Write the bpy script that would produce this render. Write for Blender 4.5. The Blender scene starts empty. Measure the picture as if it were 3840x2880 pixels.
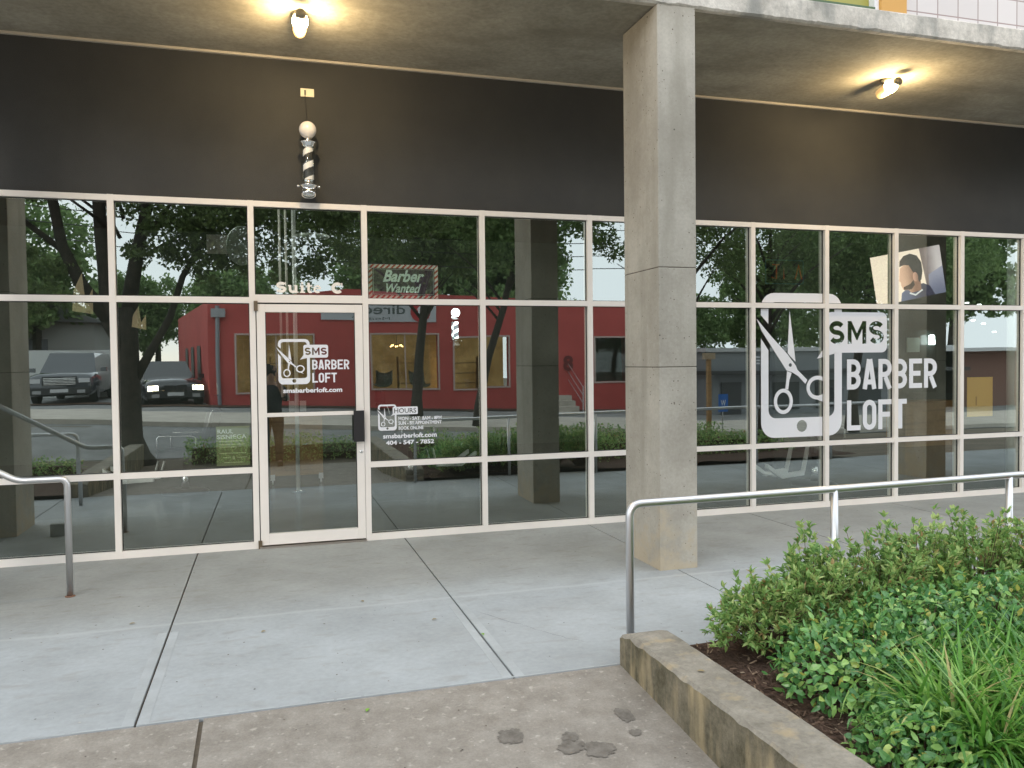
import bpy, bmesh, math, random
from mathutils import Vector, Matrix, noise
from math import radians, sin, cos, pi
random.seed(7)
S = bpy.context.scene
COL = S.collection

# ------------------------------------------------------------------ camera
def setup_camera():
    yaw, pitch, roll = radians(16.7033), radians(-1.6389), radians(-0.6428)
    f = Vector((sin(yaw)*cos(pitch), cos(yaw)*cos(pitch), sin(pitch)))
    r = Vector((cos(yaw), -sin(yaw), 0)); u = r.cross(f)
    r2 = cos(roll)*r + sin(roll)*u; u2 = -sin(roll)*r + cos(roll)*u
    m = Matrix((r2, u2, -f)).transposed().to_4x4()
    m.translation = Vector((0, -7.8308, 1.70))
    cd = bpy.data.cameras.new('Camera'); cam = bpy.data.objects.new('Camera', cd)
    COL.objects.link(cam); cam.matrix_world = m
    cd.sensor_width = 36; cd.lens = 36*0.79459; cd.clip_start = .02; cd.clip_end = 600
    S.camera = cam
setup_camera()

# ------------------------------------------------------------------ world and sun
SUN_EL, SUN_AZ = 20, 205     # the sun is low behind thin cloud, over the street
def setup_world():
    w = bpy.data.worlds.new('World'); S.world = w; w.use_nodes = True
    nt = w.node_tree; nt.nodes.clear(); N = nt.nodes.new; L = nt.links.new
    out = N('ShaderNodeOutputWorld'); bg = N('ShaderNodeBackground'); sky = N('ShaderNodeTexSky')
    sky.sky_type = 'NISHITA'; sky.sun_disc = False; sky.sun_elevation = radians(SUN_EL); sky.sun_rotation = radians(SUN_AZ)
    sky.air_density = 1.0; sky.dust_density = .6; sky.ozone_density = 1.5
    tc = N('ShaderNodeTexCoord'); mp = N('ShaderNodeMapping'); mp.inputs['Scale'].default_value = (1, 1, 2.6)
    ns = N('ShaderNodeTexNoise'); ns.inputs['Scale'].default_value = 2.2; ns.inputs['Detail'].default_value = 7
    cr = N('ShaderNodeValToRGB'); cr.color_ramp.elements[0].position = .30; cr.color_ramp.elements[1].position = .54; cr.color_ramp.elements[0].color = (.62, .62, .62, 1)
    mix = N('ShaderNodeMixRGB'); mix.inputs[2].default_value = (8.8, 9.4, 10.0, 1)
    L(tc.outputs['Generated'], mp.inputs[0]); L(mp.outputs[0], ns.inputs[0]); L(ns.outputs[0], cr.inputs[0])
    L(cr.outputs[0], mix.inputs[0]); L(sky.outputs[0], mix.inputs[1]); L(mix.outputs[0], bg.inputs[0])
    bg.inputs[1].default_value = .15; L(bg.outputs[0], out.inputs[0])
    sd = bpy.data.lights.new('Sun', 'SUN'); sd.energy = .6; sd.angle = radians(14); sd.color = (1, .93, .84)
    so = bpy.data.objects.new('Sun', sd); COL.objects.link(so)
    az = radians(SUN_AZ); el = radians(SUN_EL)
    d = Vector((sin(az)*cos(el), cos(az)*cos(el), sin(el)))
    so.rotation_euler = d.to_track_quat('Z', 'Y').to_euler(); so.location = d*40
setup_world()
S.view_settings.view_transform = 'Standard'; S.view_settings.look = 'None'
S.view_settings.gamma = 1; S.view_settings.exposure = .75
S.render.engine = 'CYCLES'
S.cycles.max_bounces = 8; S.cycles.glossy_bounces = 4; S.cycles.transparent_max_bounces = 24
S.cycles.sample_clamp_indirect = 4

# ------------------------------------------------------------------ helpers
def tag(o, label=None, cat=None, group=None, kind=None):
    if label: o['label'] = label
    if cat: o['category'] = cat
    if group: o['group'] = group
    if kind: o['kind'] = kind
    return o

def thing(name, label, cat, loc=(0, 0, 0), rz=0, group=None):
    o = bpy.data.objects.new(name, None); COL.objects.link(o); o.empty_display_size = .1
    o.location = loc; o.rotation_euler = (0, 0, rz)
    return tag(o, label, cat, group)

def copy_tree(o, parent=None):
    c = o.copy(); COL.objects.link(c); c.parent = parent
    for ch in list(o.children): copy_tree(ch, c)
    return c

class MB:
    def __init__(s): s.bm = bmesh.new()
    def box(s, x0, y0, z0, x1, y1, z1, rot=None):
        vs = [s.bm.verts.new((x, y, z)) for z in (z0, z1) for y in (y0, y1) for x in (x0, x1)]
        if rot:
            for v in vs: v.co = rot @ v.co
        for f in ((0, 2, 3, 1), (4, 5, 7, 6), (0, 1, 5, 4), (2, 6, 7, 3), (0, 4, 6, 2), (1, 3, 7, 5)):
            s.bm.faces.new([vs[i] for i in f])
        return s
    def tube(s, pts, r, n=10, cap=True):
        pts = [Vector(p) for p in pts]
        rs = r if isinstance(r, (list, tuple)) else [r]*len(pts)
        rings = []; up = None
        for i, p in enumerate(pts):
            t = (pts[min(i+1, len(pts)-1)]-pts[max(i-1, 0)]).normalized()
            if up is None:
                up = Vector((0, 0, 1)) if abs(t.z) < .9 else Vector((1, 0, 0))
            a = t.cross(up).normalized(); b = a.cross(t).normalized(); up = b
            rings.append([s.bm.verts.new(p+rs[i]*(cos(2*pi*k/n)*a+sin(2*pi*k/n)*b)) for k in range(n)])
        for q in range(len(rings)-1):
            for k in range(n):
                s.bm.faces.new([rings[q][k], rings[q][(k+1) % n], rings[q+1][(k+1) % n], rings[q+1][k]])
        if cap:
            s.bm.faces.new(rings[0][::-1]); s.bm.faces.new(rings[-1])
        return s
    def lathe(s, prof, c=(0, 0, 0), n=24, M=None):
        rings = []
        for (r, z) in prof:
            rings.append([s.bm.verts.new((c[0]+r*cos(2*pi*k/n), c[1]+r*sin(2*pi*k/n), c[2]+z)) for k in range(n)])
        if M:
            for R in rings:
                for v in R: v.co = M @ v.co
        for q in range(len(rings)-1):
            for k in range(n):
                s.bm.faces.new([rings[q][k], rings[q][(k+1) % n], rings[q+1][(k+1) % n], rings[q+1][k]])
        s.bm.faces.new(rings[0][::-1]); s.bm.faces.new(rings[-1])
        return s
    def prism(s, pts, y0, y1):      # outline in x,z extruded along y
        a = [s.bm.verts.new((x, y0, z)) for x, z in pts]; b = [s.bm.verts.new((x, y1, z)) for x, z in pts]
        n = len(pts)
        s.bm.faces.new(a); s.bm.faces.new(b[::-1])
        for i in range(n): s.bm.faces.new([a[i], b[i], b[(i+1) % n], a[(i+1) % n]])
        return s
    def face(s, pts):
        s.bm.faces.new([s.bm.verts.new(p) for p in pts]); return s
    def xform(s, M):
        bmesh.ops.transform(s.bm, matrix=M, verts=s.bm.verts[:]); return s
    def build(s, name, mat, parent=None, smooth=False, bevel=0, normals=True):
        if bevel:
            bmesh.ops.bevel(s.bm, geom=[e for e in s.bm.edges if len(e.link_faces) == 2 and e.calc_face_angle(0) > .6], offset=bevel, segments=2, affect='EDGES', profile=.6)
        if normals: bmesh.ops.recalc_face_normals(s.bm, faces=s.bm.faces[:])
        me = bpy.data.meshes.new(name); s.bm.to_mesh(me); s.bm.free()
        if smooth:
            for p in me.polygons: p.use_smooth = True
        if mat: me.materials.append(mat)
        o = bpy.data.objects.new(name, me); COL.objects.link(o)
        if parent: o.parent = parent
        return o

# ------------------------------------------------------------------ materials
def newmat(name):
    m = bpy.data.materials.new(name); m.use_nodes = True
    return m, m.node_tree, m.node_tree.nodes['Principled BSDF']

def plain(name, col, rough=.5, metal=0, emit=None, es=0, coat=0, spec=.5):
    m, nt, b = newmat(name)
    b.inputs['Base Color'].default_value = (*col, 1); b.inputs['Roughness'].default_value = rough
    b.inputs['Metallic'].default_value = metal; b.inputs['Specular IOR Level'].default_value = spec
    b.inputs['Coat Weight'].default_value = coat
    if emit: b.inputs['Emission Color'].default_value = (*emit, 1); b.inputs['Emission Strength'].default_value = es
    return m

def mottled(name, c1, c2, scale=3, rough=.85, bump=.1, fine=60, c3=None, streak=None, detail=8, spec=.3, pits=0, lo=.35, hi=.68, grain=.19):
    """two tones from large noise, fine grain on top, optional stretched streaks and pits"""
    m, nt, b = newmat(name); N = nt.nodes.new; L = nt.links.new
    tc = N('ShaderNodeTexCoord')
    n1 = N('ShaderNodeTexNoise'); n1.inputs['Scale'].default_value = scale; n1.inputs['Detail'].default_value = detail; n1.inputs['Roughness'].default_value = .62
    L(tc.outputs['Object'], n1.inputs[0])
    r1 = N('ShaderNodeValToRGB'); r1.color_ramp.elements[0].position = lo; r1.color_ramp.elements[1].position = hi
    r1.color_ramp.elements[0].color = (*c1, 1); r1.color_ramp.elements[1].color = (*c2, 1)
    L(n1.outputs[0], r1.inputs[0]); cur = r1.outputs[0]
    n2 = N('ShaderNodeTexNoise'); n2.inputs['Scale'].default_value = fine; n2.inputs['Detail'].default_value = 5; n2.inputs['Roughness'].default_value = .7
    L(tc.outputs['Object'], n2.inputs[0])
    r2 = N('ShaderNodeValToRGB'); r2.color_ramp.elements[0].position = .3; r2.color_ramp.elements[1].position = .72
    r2.color_ramp.elements[0].color = (1-grain, 1-grain, 1-grain, 1); r2.color_ramp.elements[1].color = (1+grain*.8, 1+grain*.8, 1+grain*.8, 1)
    L(n2.outputs[0], r2.inputs[0])
    mx = N('ShaderNodeMixRGB'); mx.blend_type = 'MULTIPLY'; mx.inputs[0].default_value = 1
    L(cur, mx.inputs[1]); L(r2.outputs[0], mx.inputs[2]); cur = mx.outputs[0]
    if streak:
        mp = N('ShaderNodeMapping'); mp.inputs['Scale'].default_value = streak[0]
        n3 = N('ShaderNodeTexNoise'); n3.inputs['Scale'].default_value = 1; n3.inputs['Detail'].default_value = 6
        L(tc.outputs['Object'], mp.inputs[0]); L(mp.outputs[0], n3.inputs[0])
        r3 = N('ShaderNodeValToRGB'); r3.color_ramp.elements[0].position = streak[2]; r3.color_ramp.elements[1].position = streak[3]
        L(n3.outputs[0], r3.inputs[0])
        m3 = N('ShaderNodeMixRGB'); m3.inputs[2].default_value = (*streak[1], 1)
        sc = N('ShaderNodeMath'); sc.operation = 'MULTIPLY'; sc.inputs[1].default_value = streak[4]
        L(r3.outputs[0], sc.inputs[0]); L(sc.outputs[0], m3.inputs[0]); L(cur, m3.inputs[1]); cur = m3.outputs[0]
    hgt = n2.outputs[0]
    if pits:
        v = N('ShaderNodeTexVoronoi'); v.inputs['Scale'].default_value = pits; v.inputs['Randomness'].default_value = 1
        L(tc.outputs['Object'], v.inputs[0])
        nn = N('ShaderNodeTexNoise'); nn.inputs['Scale'].default_value = pits*.35; L(tc.outputs['Object'], nn.inputs[0])
        th = N('ShaderNodeMath'); th.operation = 'MULTIPLY_ADD'; th.inputs[1].default_value = .5; th.inputs[2].default_value = -.17
        L(nn.outputs[0], th.inputs[0])
        lt = N('ShaderNodeMath'); lt.operation = 'LESS_THAN'; L(v.outputs['Distance'], lt.inputs[0]); L(th.outputs[0], lt.inputs[1])
        m4 = N('ShaderNodeMixRGB'); m4.blend_type = 'MULTIPLY'; m4.inputs[2].default_value = (.38, .36, .34, 1)
        L(lt.outputs[0], m4.inputs[0]); L(cur, m4.inputs[1]); cur = m4.outputs[0]
    L(cur, b.inputs['Base Color']); b.inputs['Roughness'].default_value = rough
    b.inputs['Specular IOR Level'].default_value = spec
    if bump:
        bp = N('ShaderNodeBump'); bp.inputs['Strength'].default_value = bump; bp.inputs['Distance'].default_value = .01
        L(hgt, bp.inputs['Height']); L(bp.outputs[0], b.inputs['Normal'])
    return m

def leafmat(name, c1, c2, c3, rough=.45, trans=.25, dead=None):
    m, nt, b = newmat(name); N = nt.nodes.new; L = nt.links.new
    g = N('ShaderNodeNewGeometry'); r = N('ShaderNodeValToRGB')
    e = r.color_ramp.elements; e[0].color = (*c1, 1); e[1].color = (*c3, 1); e[1].position = 1
    k = e.new(.55); k.color = (*c2, 1)
    if dead:
        e[len(e)-1].position = .95; k2 = e.new(.965); k2.color = (*dead, 1)
    L(g.outputs['Random Per Island'], r.inputs[0]); L(r.outputs[0], b.inputs['Base Color'])
    b.inputs['Roughness'].default_value = rough
    t = N('ShaderNodeBsdfTranslucent'); mx = N('ShaderNodeMixShader'); mx.inputs[0].default_value = trans
    L(r.outputs[0], t.inputs[0]); out = nt.nodes['Material Output']
    L(b.outputs[0], mx.inputs[1]); L(t.outputs[0], mx.inputs[2]); L(mx.outputs[0], out.inputs[0])
    return m

def glassmat(name, tint=(.42, .46, .43), base=.2, warp=.012, scale=.9):
    """tinted coated window glass: clear when seen from inside the sheet, a mirror coat on its faces"""
    m = bpy.data.materials.new(name); m.use_nodes = True; nt = m.node_tree; nt.nodes.clear(); N = nt.nodes.new; L = nt.links.new
    out = N('ShaderNodeOutputMaterial'); tr = N('ShaderNodeBsdfTransparent'); tr.inputs[0].default_value = (*tint, 1)
    cl = N('ShaderNodeBsdfTransparent'); gl = N('ShaderNodeBsdfGlossy'); gl.inputs['Roughness'].default_value = .004; gl.inputs[0].default_value = (.90, .98, .94, 1)
    fr = N('ShaderNodeFresnel'); fr.inputs[0].default_value = 1.5
    ma = N('ShaderNodeMath'); ma.operation = 'MULTIPLY_ADD'; ma.inputs[1].default_value = 1.2; ma.inputs[2].default_value = base; ma.use_clamp = True
    mx = N('ShaderNodeMixShader'); m2 = N('ShaderNodeMixShader'); g = N('ShaderNodeNewGeometry')
    tc = N('ShaderNodeTexCoord'); ns = N('ShaderNodeTexNoise'); ns.inputs['Scale'].default_value = scale; ns.inputs['Detail'].default_value = 1
    oi = N('ShaderNodeObjectInfo'); ad = N('ShaderNodeVectorMath'); ad.operation = 'ADD'
    cx = N('ShaderNodeCombineXYZ'); sc = N('ShaderNodeMath'); sc.operation = 'MULTIPLY'; sc.inputs[1].default_value = 40
    L(oi.outputs['Random'], sc.inputs[0]); L(sc.outputs[0], cx.inputs[1]); L(tc.outputs['Object'], ad.inputs[0]); L(cx.outputs[0], ad.inputs[1]); L(ad.outputs[0], ns.inputs[0])
    bp = N('ShaderNodeBump'); bp.inputs['Strength'].default_value = 1; bp.inputs['Distance'].default_value = warp
    L(ns.outputs[0], bp.inputs['Height']); L(bp.outputs[0], gl.inputs['Normal'])
    L(fr.outputs[0], ma.inputs[0]); L(ma.outputs[0], mx.inputs[0]); L(tr.outputs[0], mx.inputs[1]); L(gl.outputs[0], mx.inputs[2])
    L(g.outputs['Backfacing'], m2.inputs[0]); L(mx.outputs[0], m2.inputs[1]); L(cl.outputs[0], m2.inputs[2]); L(m2.outputs[0], out.inputs[0])
    return m

M = {}
M['slab'] = mottled('slab_concrete', (.30, .315, .318), (.42, .445, .46), 1.3, .75, .08, 26, streak=((5.0, 11, 1), (.27, .26, .235), .56, .74, .5), lo=.28, hi=.72, grain=.09, detail=12)
def dust_and_shade_zone(m):
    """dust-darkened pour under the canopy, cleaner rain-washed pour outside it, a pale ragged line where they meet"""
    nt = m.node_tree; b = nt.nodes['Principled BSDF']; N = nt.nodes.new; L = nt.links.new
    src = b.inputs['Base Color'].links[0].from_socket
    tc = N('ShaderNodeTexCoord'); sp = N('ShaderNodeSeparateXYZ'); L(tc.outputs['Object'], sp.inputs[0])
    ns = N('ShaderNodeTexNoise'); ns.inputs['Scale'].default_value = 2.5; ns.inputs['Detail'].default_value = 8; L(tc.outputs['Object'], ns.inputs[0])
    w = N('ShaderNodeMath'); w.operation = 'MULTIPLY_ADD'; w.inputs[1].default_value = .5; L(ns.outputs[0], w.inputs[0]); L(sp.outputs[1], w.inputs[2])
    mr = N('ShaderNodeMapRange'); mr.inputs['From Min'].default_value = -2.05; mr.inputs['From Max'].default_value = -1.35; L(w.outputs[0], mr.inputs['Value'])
    mx = N('ShaderNodeMixRGB'); mx.blend_type = 'MULTIPLY'; mx.inputs[2].default_value = (.87, .84, .79, 1)  # dust tone plus some canopy shade put into the slab colour
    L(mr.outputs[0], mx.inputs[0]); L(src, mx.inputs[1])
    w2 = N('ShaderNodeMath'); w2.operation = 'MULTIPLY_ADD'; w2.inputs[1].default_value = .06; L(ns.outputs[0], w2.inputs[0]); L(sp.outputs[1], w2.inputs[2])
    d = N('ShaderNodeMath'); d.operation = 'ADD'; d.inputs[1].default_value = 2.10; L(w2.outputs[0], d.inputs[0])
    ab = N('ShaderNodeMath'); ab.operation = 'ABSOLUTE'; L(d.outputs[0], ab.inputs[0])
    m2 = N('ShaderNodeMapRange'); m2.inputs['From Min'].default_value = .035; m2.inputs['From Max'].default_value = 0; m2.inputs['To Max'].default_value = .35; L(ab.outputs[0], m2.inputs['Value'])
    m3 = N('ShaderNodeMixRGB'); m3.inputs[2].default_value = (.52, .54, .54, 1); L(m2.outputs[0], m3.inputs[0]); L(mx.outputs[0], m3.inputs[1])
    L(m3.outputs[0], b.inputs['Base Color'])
dust_and_shade_zone(M['slab'])
M['brown_paving'] = mottled('brown_paving', (.235, .21, .18), (.33, .30, .262), 7, .9, .35, 80, streak=((26, 26, 1), (.52, .48, .42), .60, .72, .55), detail=12, grain=.16)
M['column'] = mottled('cast_concrete', (.34, .31, .26), (.50, .465, .40), 1.6, .8, .15, 40, streak=((5, 5, .7), (.30, .275, .225), .50, .72, .7), pits=26, grain=.1)
def splash_base(m):
    nt = m.node_tree; b = nt.nodes['Principled BSDF']; N = nt.nodes.new; L = nt.links.new
    src = b.inputs['Base Color'].links[0].from_socket
    tc = N('ShaderNodeTexCoord'); sp = N('ShaderNodeSeparateXYZ'); L(tc.outputs['Object'], sp.inputs[0])
    ns = N('ShaderNodeTexNoise'); ns.inputs['Scale'].default_value = 4.5; ns.inputs['Detail'].default_value = 9; ns.inputs['Roughness'].default_value = .65; L(tc.outputs['Object'], ns.inputs[0])
    w = N('ShaderNodeMath'); w.operation = 'MULTIPLY_ADD'; w.inputs[1].default_value = -2.2; w.inputs[2].default_value = 0; L(ns.outputs[0], w.inputs[0]); L(sp.outputs[2], w.inputs[2])
    mr = N('ShaderNodeMapRange'); mr.inputs['From Min'].default_value = -.75; mr.inputs['From Max'].default_value = -1.1; mr.inputs['To Max'].default_value = .75; L(w.outputs[0], mr.inputs['Value'])
    mx = N('ShaderNodeMixRGB'); mx.inputs[2].default_value = (.46, .38, .27, 1); L(mr.outputs[0], mx.inputs[0]); L(src, mx.inputs[1]); L(mx.outputs[0], b.inputs['Base Color'])
splash_base(M['column'])
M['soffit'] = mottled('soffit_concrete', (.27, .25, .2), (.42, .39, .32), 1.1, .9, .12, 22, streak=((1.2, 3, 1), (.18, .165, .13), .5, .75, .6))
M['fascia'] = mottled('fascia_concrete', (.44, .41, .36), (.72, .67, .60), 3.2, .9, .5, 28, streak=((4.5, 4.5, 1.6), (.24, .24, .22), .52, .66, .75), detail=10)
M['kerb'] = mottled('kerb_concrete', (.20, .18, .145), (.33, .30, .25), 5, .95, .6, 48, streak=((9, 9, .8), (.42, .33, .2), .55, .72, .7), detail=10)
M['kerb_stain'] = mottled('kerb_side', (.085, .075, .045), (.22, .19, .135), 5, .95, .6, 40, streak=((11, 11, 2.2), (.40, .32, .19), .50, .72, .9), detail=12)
M['dark_wall'] = mottled('dark_stucco', (.046, .047, .047), (.060, .060, .058), 1.1, .8, .35, 130, grain=.14, streak=((3.5, 1, .5), (.072, .070, .066), .55, .85, .25))
M['frame'] = mottled('frame_paint', (.82, .76, .70), (.87, .81, .75), 1.2, .4, 0, 8, spec=.5, grain=.02)
M['gasket'] = plain('gasket', (.02, .02, .02), .6)
M['trim'] = plain('trim', (.55, .5, .42), .6)
M['steel'] = plain('brushed_steel', (.66, .66, .67), .4, 1)
M['chrome'] = plain('chrome', (.8, .8, .8), .08, 1)
M['white'] = plain('white_vinyl', (.80, .80, .83), .5)
M['glass'] = glassmat('window_glass', (.80, .84, .80), .27, .0011)
M['clear'] = glassmat('clear_glass', (.9, .92, .9), .02, 0)
M['black'] = plain('black_plastic', (.02, .02, .022), .4)
M['joint'] = mottled('joint_filler', (.05, .042, .035), (.12, .095, .07), 30, .95, .2)
M['asphalt'] = mottled('asphalt', (.20, .20, .195), (.29, .29, .285), 1.5, .9, .2, 60)
M['walk'] = mottled('pavement_concrete', (.46, .42, .36), (.60, .55, .48), 2, .9, .1, 40)
M['mulch'] = mottled('mulch', (.045, .026, .018), (.14, .085, .06), 40, .95, 1, 120)
M['earth'] = mottled('ground', (.12, .10, .075), (.2, .165, .125), 1.2, .95, .3, 30)
M['bark'] = mottled('bark', (.035, .03, .024), (.085, .07, .055), 8, .95, .8, 30, streak=((20, 20, 2), (.03, .025, .02), .5, .7, .6))
M['red'] = mottled('red_paint', (.46, .075, .068), (.56, .10, .09), .8, .7, .05, 20, grain=.04)
M['floor'] = mottled('shop_floor', (.045, .043, .04), (.07, .067, .062), 1.5, .22, 0, 20, spec=.5)
M['room'] = plain('room_wall', (.085, .10, .085), .8)
M['roomceil'] = plain('room_ceiling', (.05, .05, .045), .9)
M['wood'] = mottled('wood', (.34, .19, .08), (.46, .28, .13), 3, .5, 0, 30, streak=((1, 1, 18), (.17, .09, .035), .5, .7, .6))
M['leather'] = plain('black_leather', (.018, .018, .018), .35)
M['leaf_azalea'] = leafmat('azalea_leaf', (.14, .28, .08), (.29, .46, .14), (.52, .60, .24), .5, .4, (.40, .28, .12))
M['leaf_gloss'] = leafmat('gloss_leaf', (.055, .17, .055), (.13, .31, .09), (.34, .54, .15), .25, .25, (.50, .50, .12))
M['blade'] = leafmat('grass_blade', (.06, .20, .03), (.15, .36, .055), (.36, .56, .14), .35, .35, (.50, .42, .18))
M['leaf_tree'] = leafmat('tree_leaf', (.085, .125, .045), (.14, .20, .065), (.21, .30, .10), .6, .4)
M['leaf_far'] = leafmat('far_leaf', (.12, .19, .065), (.18, .28, .095), (.27, .38, .14), .6, .4)
M['dry_leaf'] = plain('dry_leaf', (.26, .2, .1), .8)
M['green_leaf'] = plain('green_leaf', (.2, .38, .05), .7)
M['stem'] = plain('stem', (.10, .065, .04), .9)

# ------------------------------------------------------------------ ground
def far_z(x, y):
    t = max(-13, min(15, x))
    a = .13-.05*t
    b = .22-.043*t if t > -1.7 else .293+.022*(-1.7-t)
    k = max(0, min(1, (-y-13)/9))
    return a*(1-k)+b*k
def gz(x, y):
    if y > -3.72: return 0
    if y > -6.4: return -.08*(-3.72-y)*1.0
    base = -.214
    if y > -8.6: return base
    k = min(1, (-y-8.6)/4.4); k = k*k*(3-2*k)
    return base*(1-k)+far_z(x, y)*k
def sheet(name, xs, ys, mat, dz=0, zf=gz, kind='structure', jag=0):
    m = MB(); g = []
    for y in ys:
        g.append([m.bm.verts.new((x, y, zf(x, y)+dz)) for x in xs])
    for i in range(len(ys)-1):
        for j in range(len(xs)-1):
            m.bm.faces.new([g[i][j], g[i][j+1], g[i+1][j+1], g[i+1][j]])
    o = m.build(name, mat, normals=False)
    for p in o.data.polygons:
        if p.normal.z < 0: p.flip()
    return tag(o, kind=kind)
def fr(a, b, n): return [a+(b-a)*i/n for i in range(n+1)]
XS = [-90, -60, -40, -25, -13]+fr(-12, 14, 26)+[15, 25, 40, 60, 90]
sheet('ground', XS, fr(-90, -30, 6)+fr(-28, -8.6, 24)+[-7.5, -6.4, -3.725], M['earth'], -.012)
sheet('ground', [-90, -13, -2.6, 0, 14, 90], [-3.725, 0, 40], M['earth'], -.02)
# slabs of the covered walk (separate pours between the tooled joints)
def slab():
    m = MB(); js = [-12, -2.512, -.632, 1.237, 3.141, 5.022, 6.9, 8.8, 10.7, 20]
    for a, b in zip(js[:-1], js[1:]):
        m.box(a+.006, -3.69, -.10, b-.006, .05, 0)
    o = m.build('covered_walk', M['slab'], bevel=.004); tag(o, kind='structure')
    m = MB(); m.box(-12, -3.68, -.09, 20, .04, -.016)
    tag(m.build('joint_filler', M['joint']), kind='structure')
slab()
# smoother edging bands along the joints and soft pour line across
M['slab_edge'] = mottled('slab_edge', (.335, .35, .355), (.44, .465, .475), 2.2, .7, .03, 40, grain=.05)
def bands():
    m = MB()
    for x in (-.632, 1.237):
        for s in (-1, 1):
            a, b = sorted((x+s*.009, x+s*.060)); m.box(a, -3.68, .0003, b, -2.3, .0012)
    rnd = random.Random(4); x = -2.24
    while x < 1.82:
        l = rnd.uniform(.03, .2); m.box(x, -3.688, .0003, min(x+l, 1.84), -3.672-rnd.uniform(0, .008), .0016); x += l+rnd.uniform(.0, .05)
    tag(m.build('tooled_edge', M['slab_edge']), kind='structure')
bands()
# brown paving beyond the slab, falling to the street
M['brown_joint'] = M['joint']
def brown():
    for x0, x1 in ((-2.25, -.345), (-.325, 1.85)):
        sheet('paving', fr(x0, x1, 4), fr(-8.0, -3.705, 12), M['brown_paving'], .0)
    sheet('paving', fr(-20, -2.25, 6), fr(-8.0, -6.4, 3), M['brown_paving'], .0)
    m = MB(); m.face([(-.35, -8, gz(0, -8)-.011), (-.32, -8, gz(0, -8)-.011), (-.32, -6.4, gz(0, -6.4)-.011), (-.35, -6.4, gz(0, -6.4)-.011)])
    m.build('joint_filler', M['joint'])['kind'] = 'structure'
brown()
for nm, y0, y1, mt, dz in (('road', -12.9, -9.6, M['asphalt'], .0), ('far_pavement', -17.0, -13.05, M['walk'], .1), ('parking_lot', -27.9, -17.0, M['asphalt'], .0), ('mulch_bed', -21.98, -20.9, M['mulch'], .03)):
    sheet(nm, XS, fr(y0, y1, 3), mt, dz)
def far_kerb():
    m = MB(); g = []
    for x in XS:
        z = gz(x, -13)
        g.append([m.bm.verts.new(c) for c in ((x, -12.9, z-.05), (x, -12.9, z+.11), (x, -13.06, z+.11))])
    for i in range(len(g)-1):
        for j in range(2): m.bm.faces.new([g[i][j], g[i+1][j], g[i+1][j+1], g[i][j+1]])
    o = m.build('kerb', M['walk']); tag(o, kind='structure')
far_kerb()

# wet stains: thin irregular films
M['stain'] = mottled('damp_patch', (.13, .115, .098), (.21, .19, .165), 22, .75, .1, 60)
def stain(cx, cy, rx, ry, seed, nm, lab):
    m = MB(); pts = []
    for k in range(64):
        a = 2*pi*k/64; n = 1+.45*noise.noise(Vector((cos(a)*1.6, sin(a)*1.6, seed)))+.28*noise.noise(Vector((cos(a)*5, sin(a)*5, seed)))
        x, y = cx+rx*n*cos(a), cy+ry*n*sin(a); pts.append((x, y, gz(x, y)+.004))
    m.face(pts); o = m.build(nm, M['stain']); tag(o, kind='structure'); return o
stain(1.05, -4.26, .062, .062, 1, 'damp_stain', ''); stain(1.29, -4.41, .055, .05, 2.4, 'damp_stain', '')
stain(1.40, -4.47, .075, .06, 5, 'damp_stain', ''); stain(1.64, -4.22, .045, .06, 8, 'damp_stain', ''); stain(1.62, -4.38, .03, .03, 11, 'damp_stain', '')
stain(1.315, -4.33, .04, .04, 14, 'damp_stain', '')
# cracks in the slab
def crack(pts, w, seed):
    m = MB(); rnd = random.Random(seed); P = []
    for (a, b) in zip(pts[:-1], pts[1:]):
        for k in range(8):
            t = k/8; P.append(Vector((a[0]+(b[0]-a[0])*t+rnd.uniform(-.012, .012), a[1]+(b[1]-a[1])*t+rnd.uniform(-.012, .012), .0034)))
    for a, b in zip(P[:-1], P[1:]):
        d = (b-a).normalized(); n = Vector((-d.y, d.x, 0))*w*rnd.uniform(.4, 1)
        m.face([a-n, a+n, b+n, b-n])
    tag(m.build('slab_crack', M['joint']), kind='structure')
crack([(1.35, -2.55), (1.62, -3.05), (1.82, -3.35)], .0013, 3)

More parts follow.
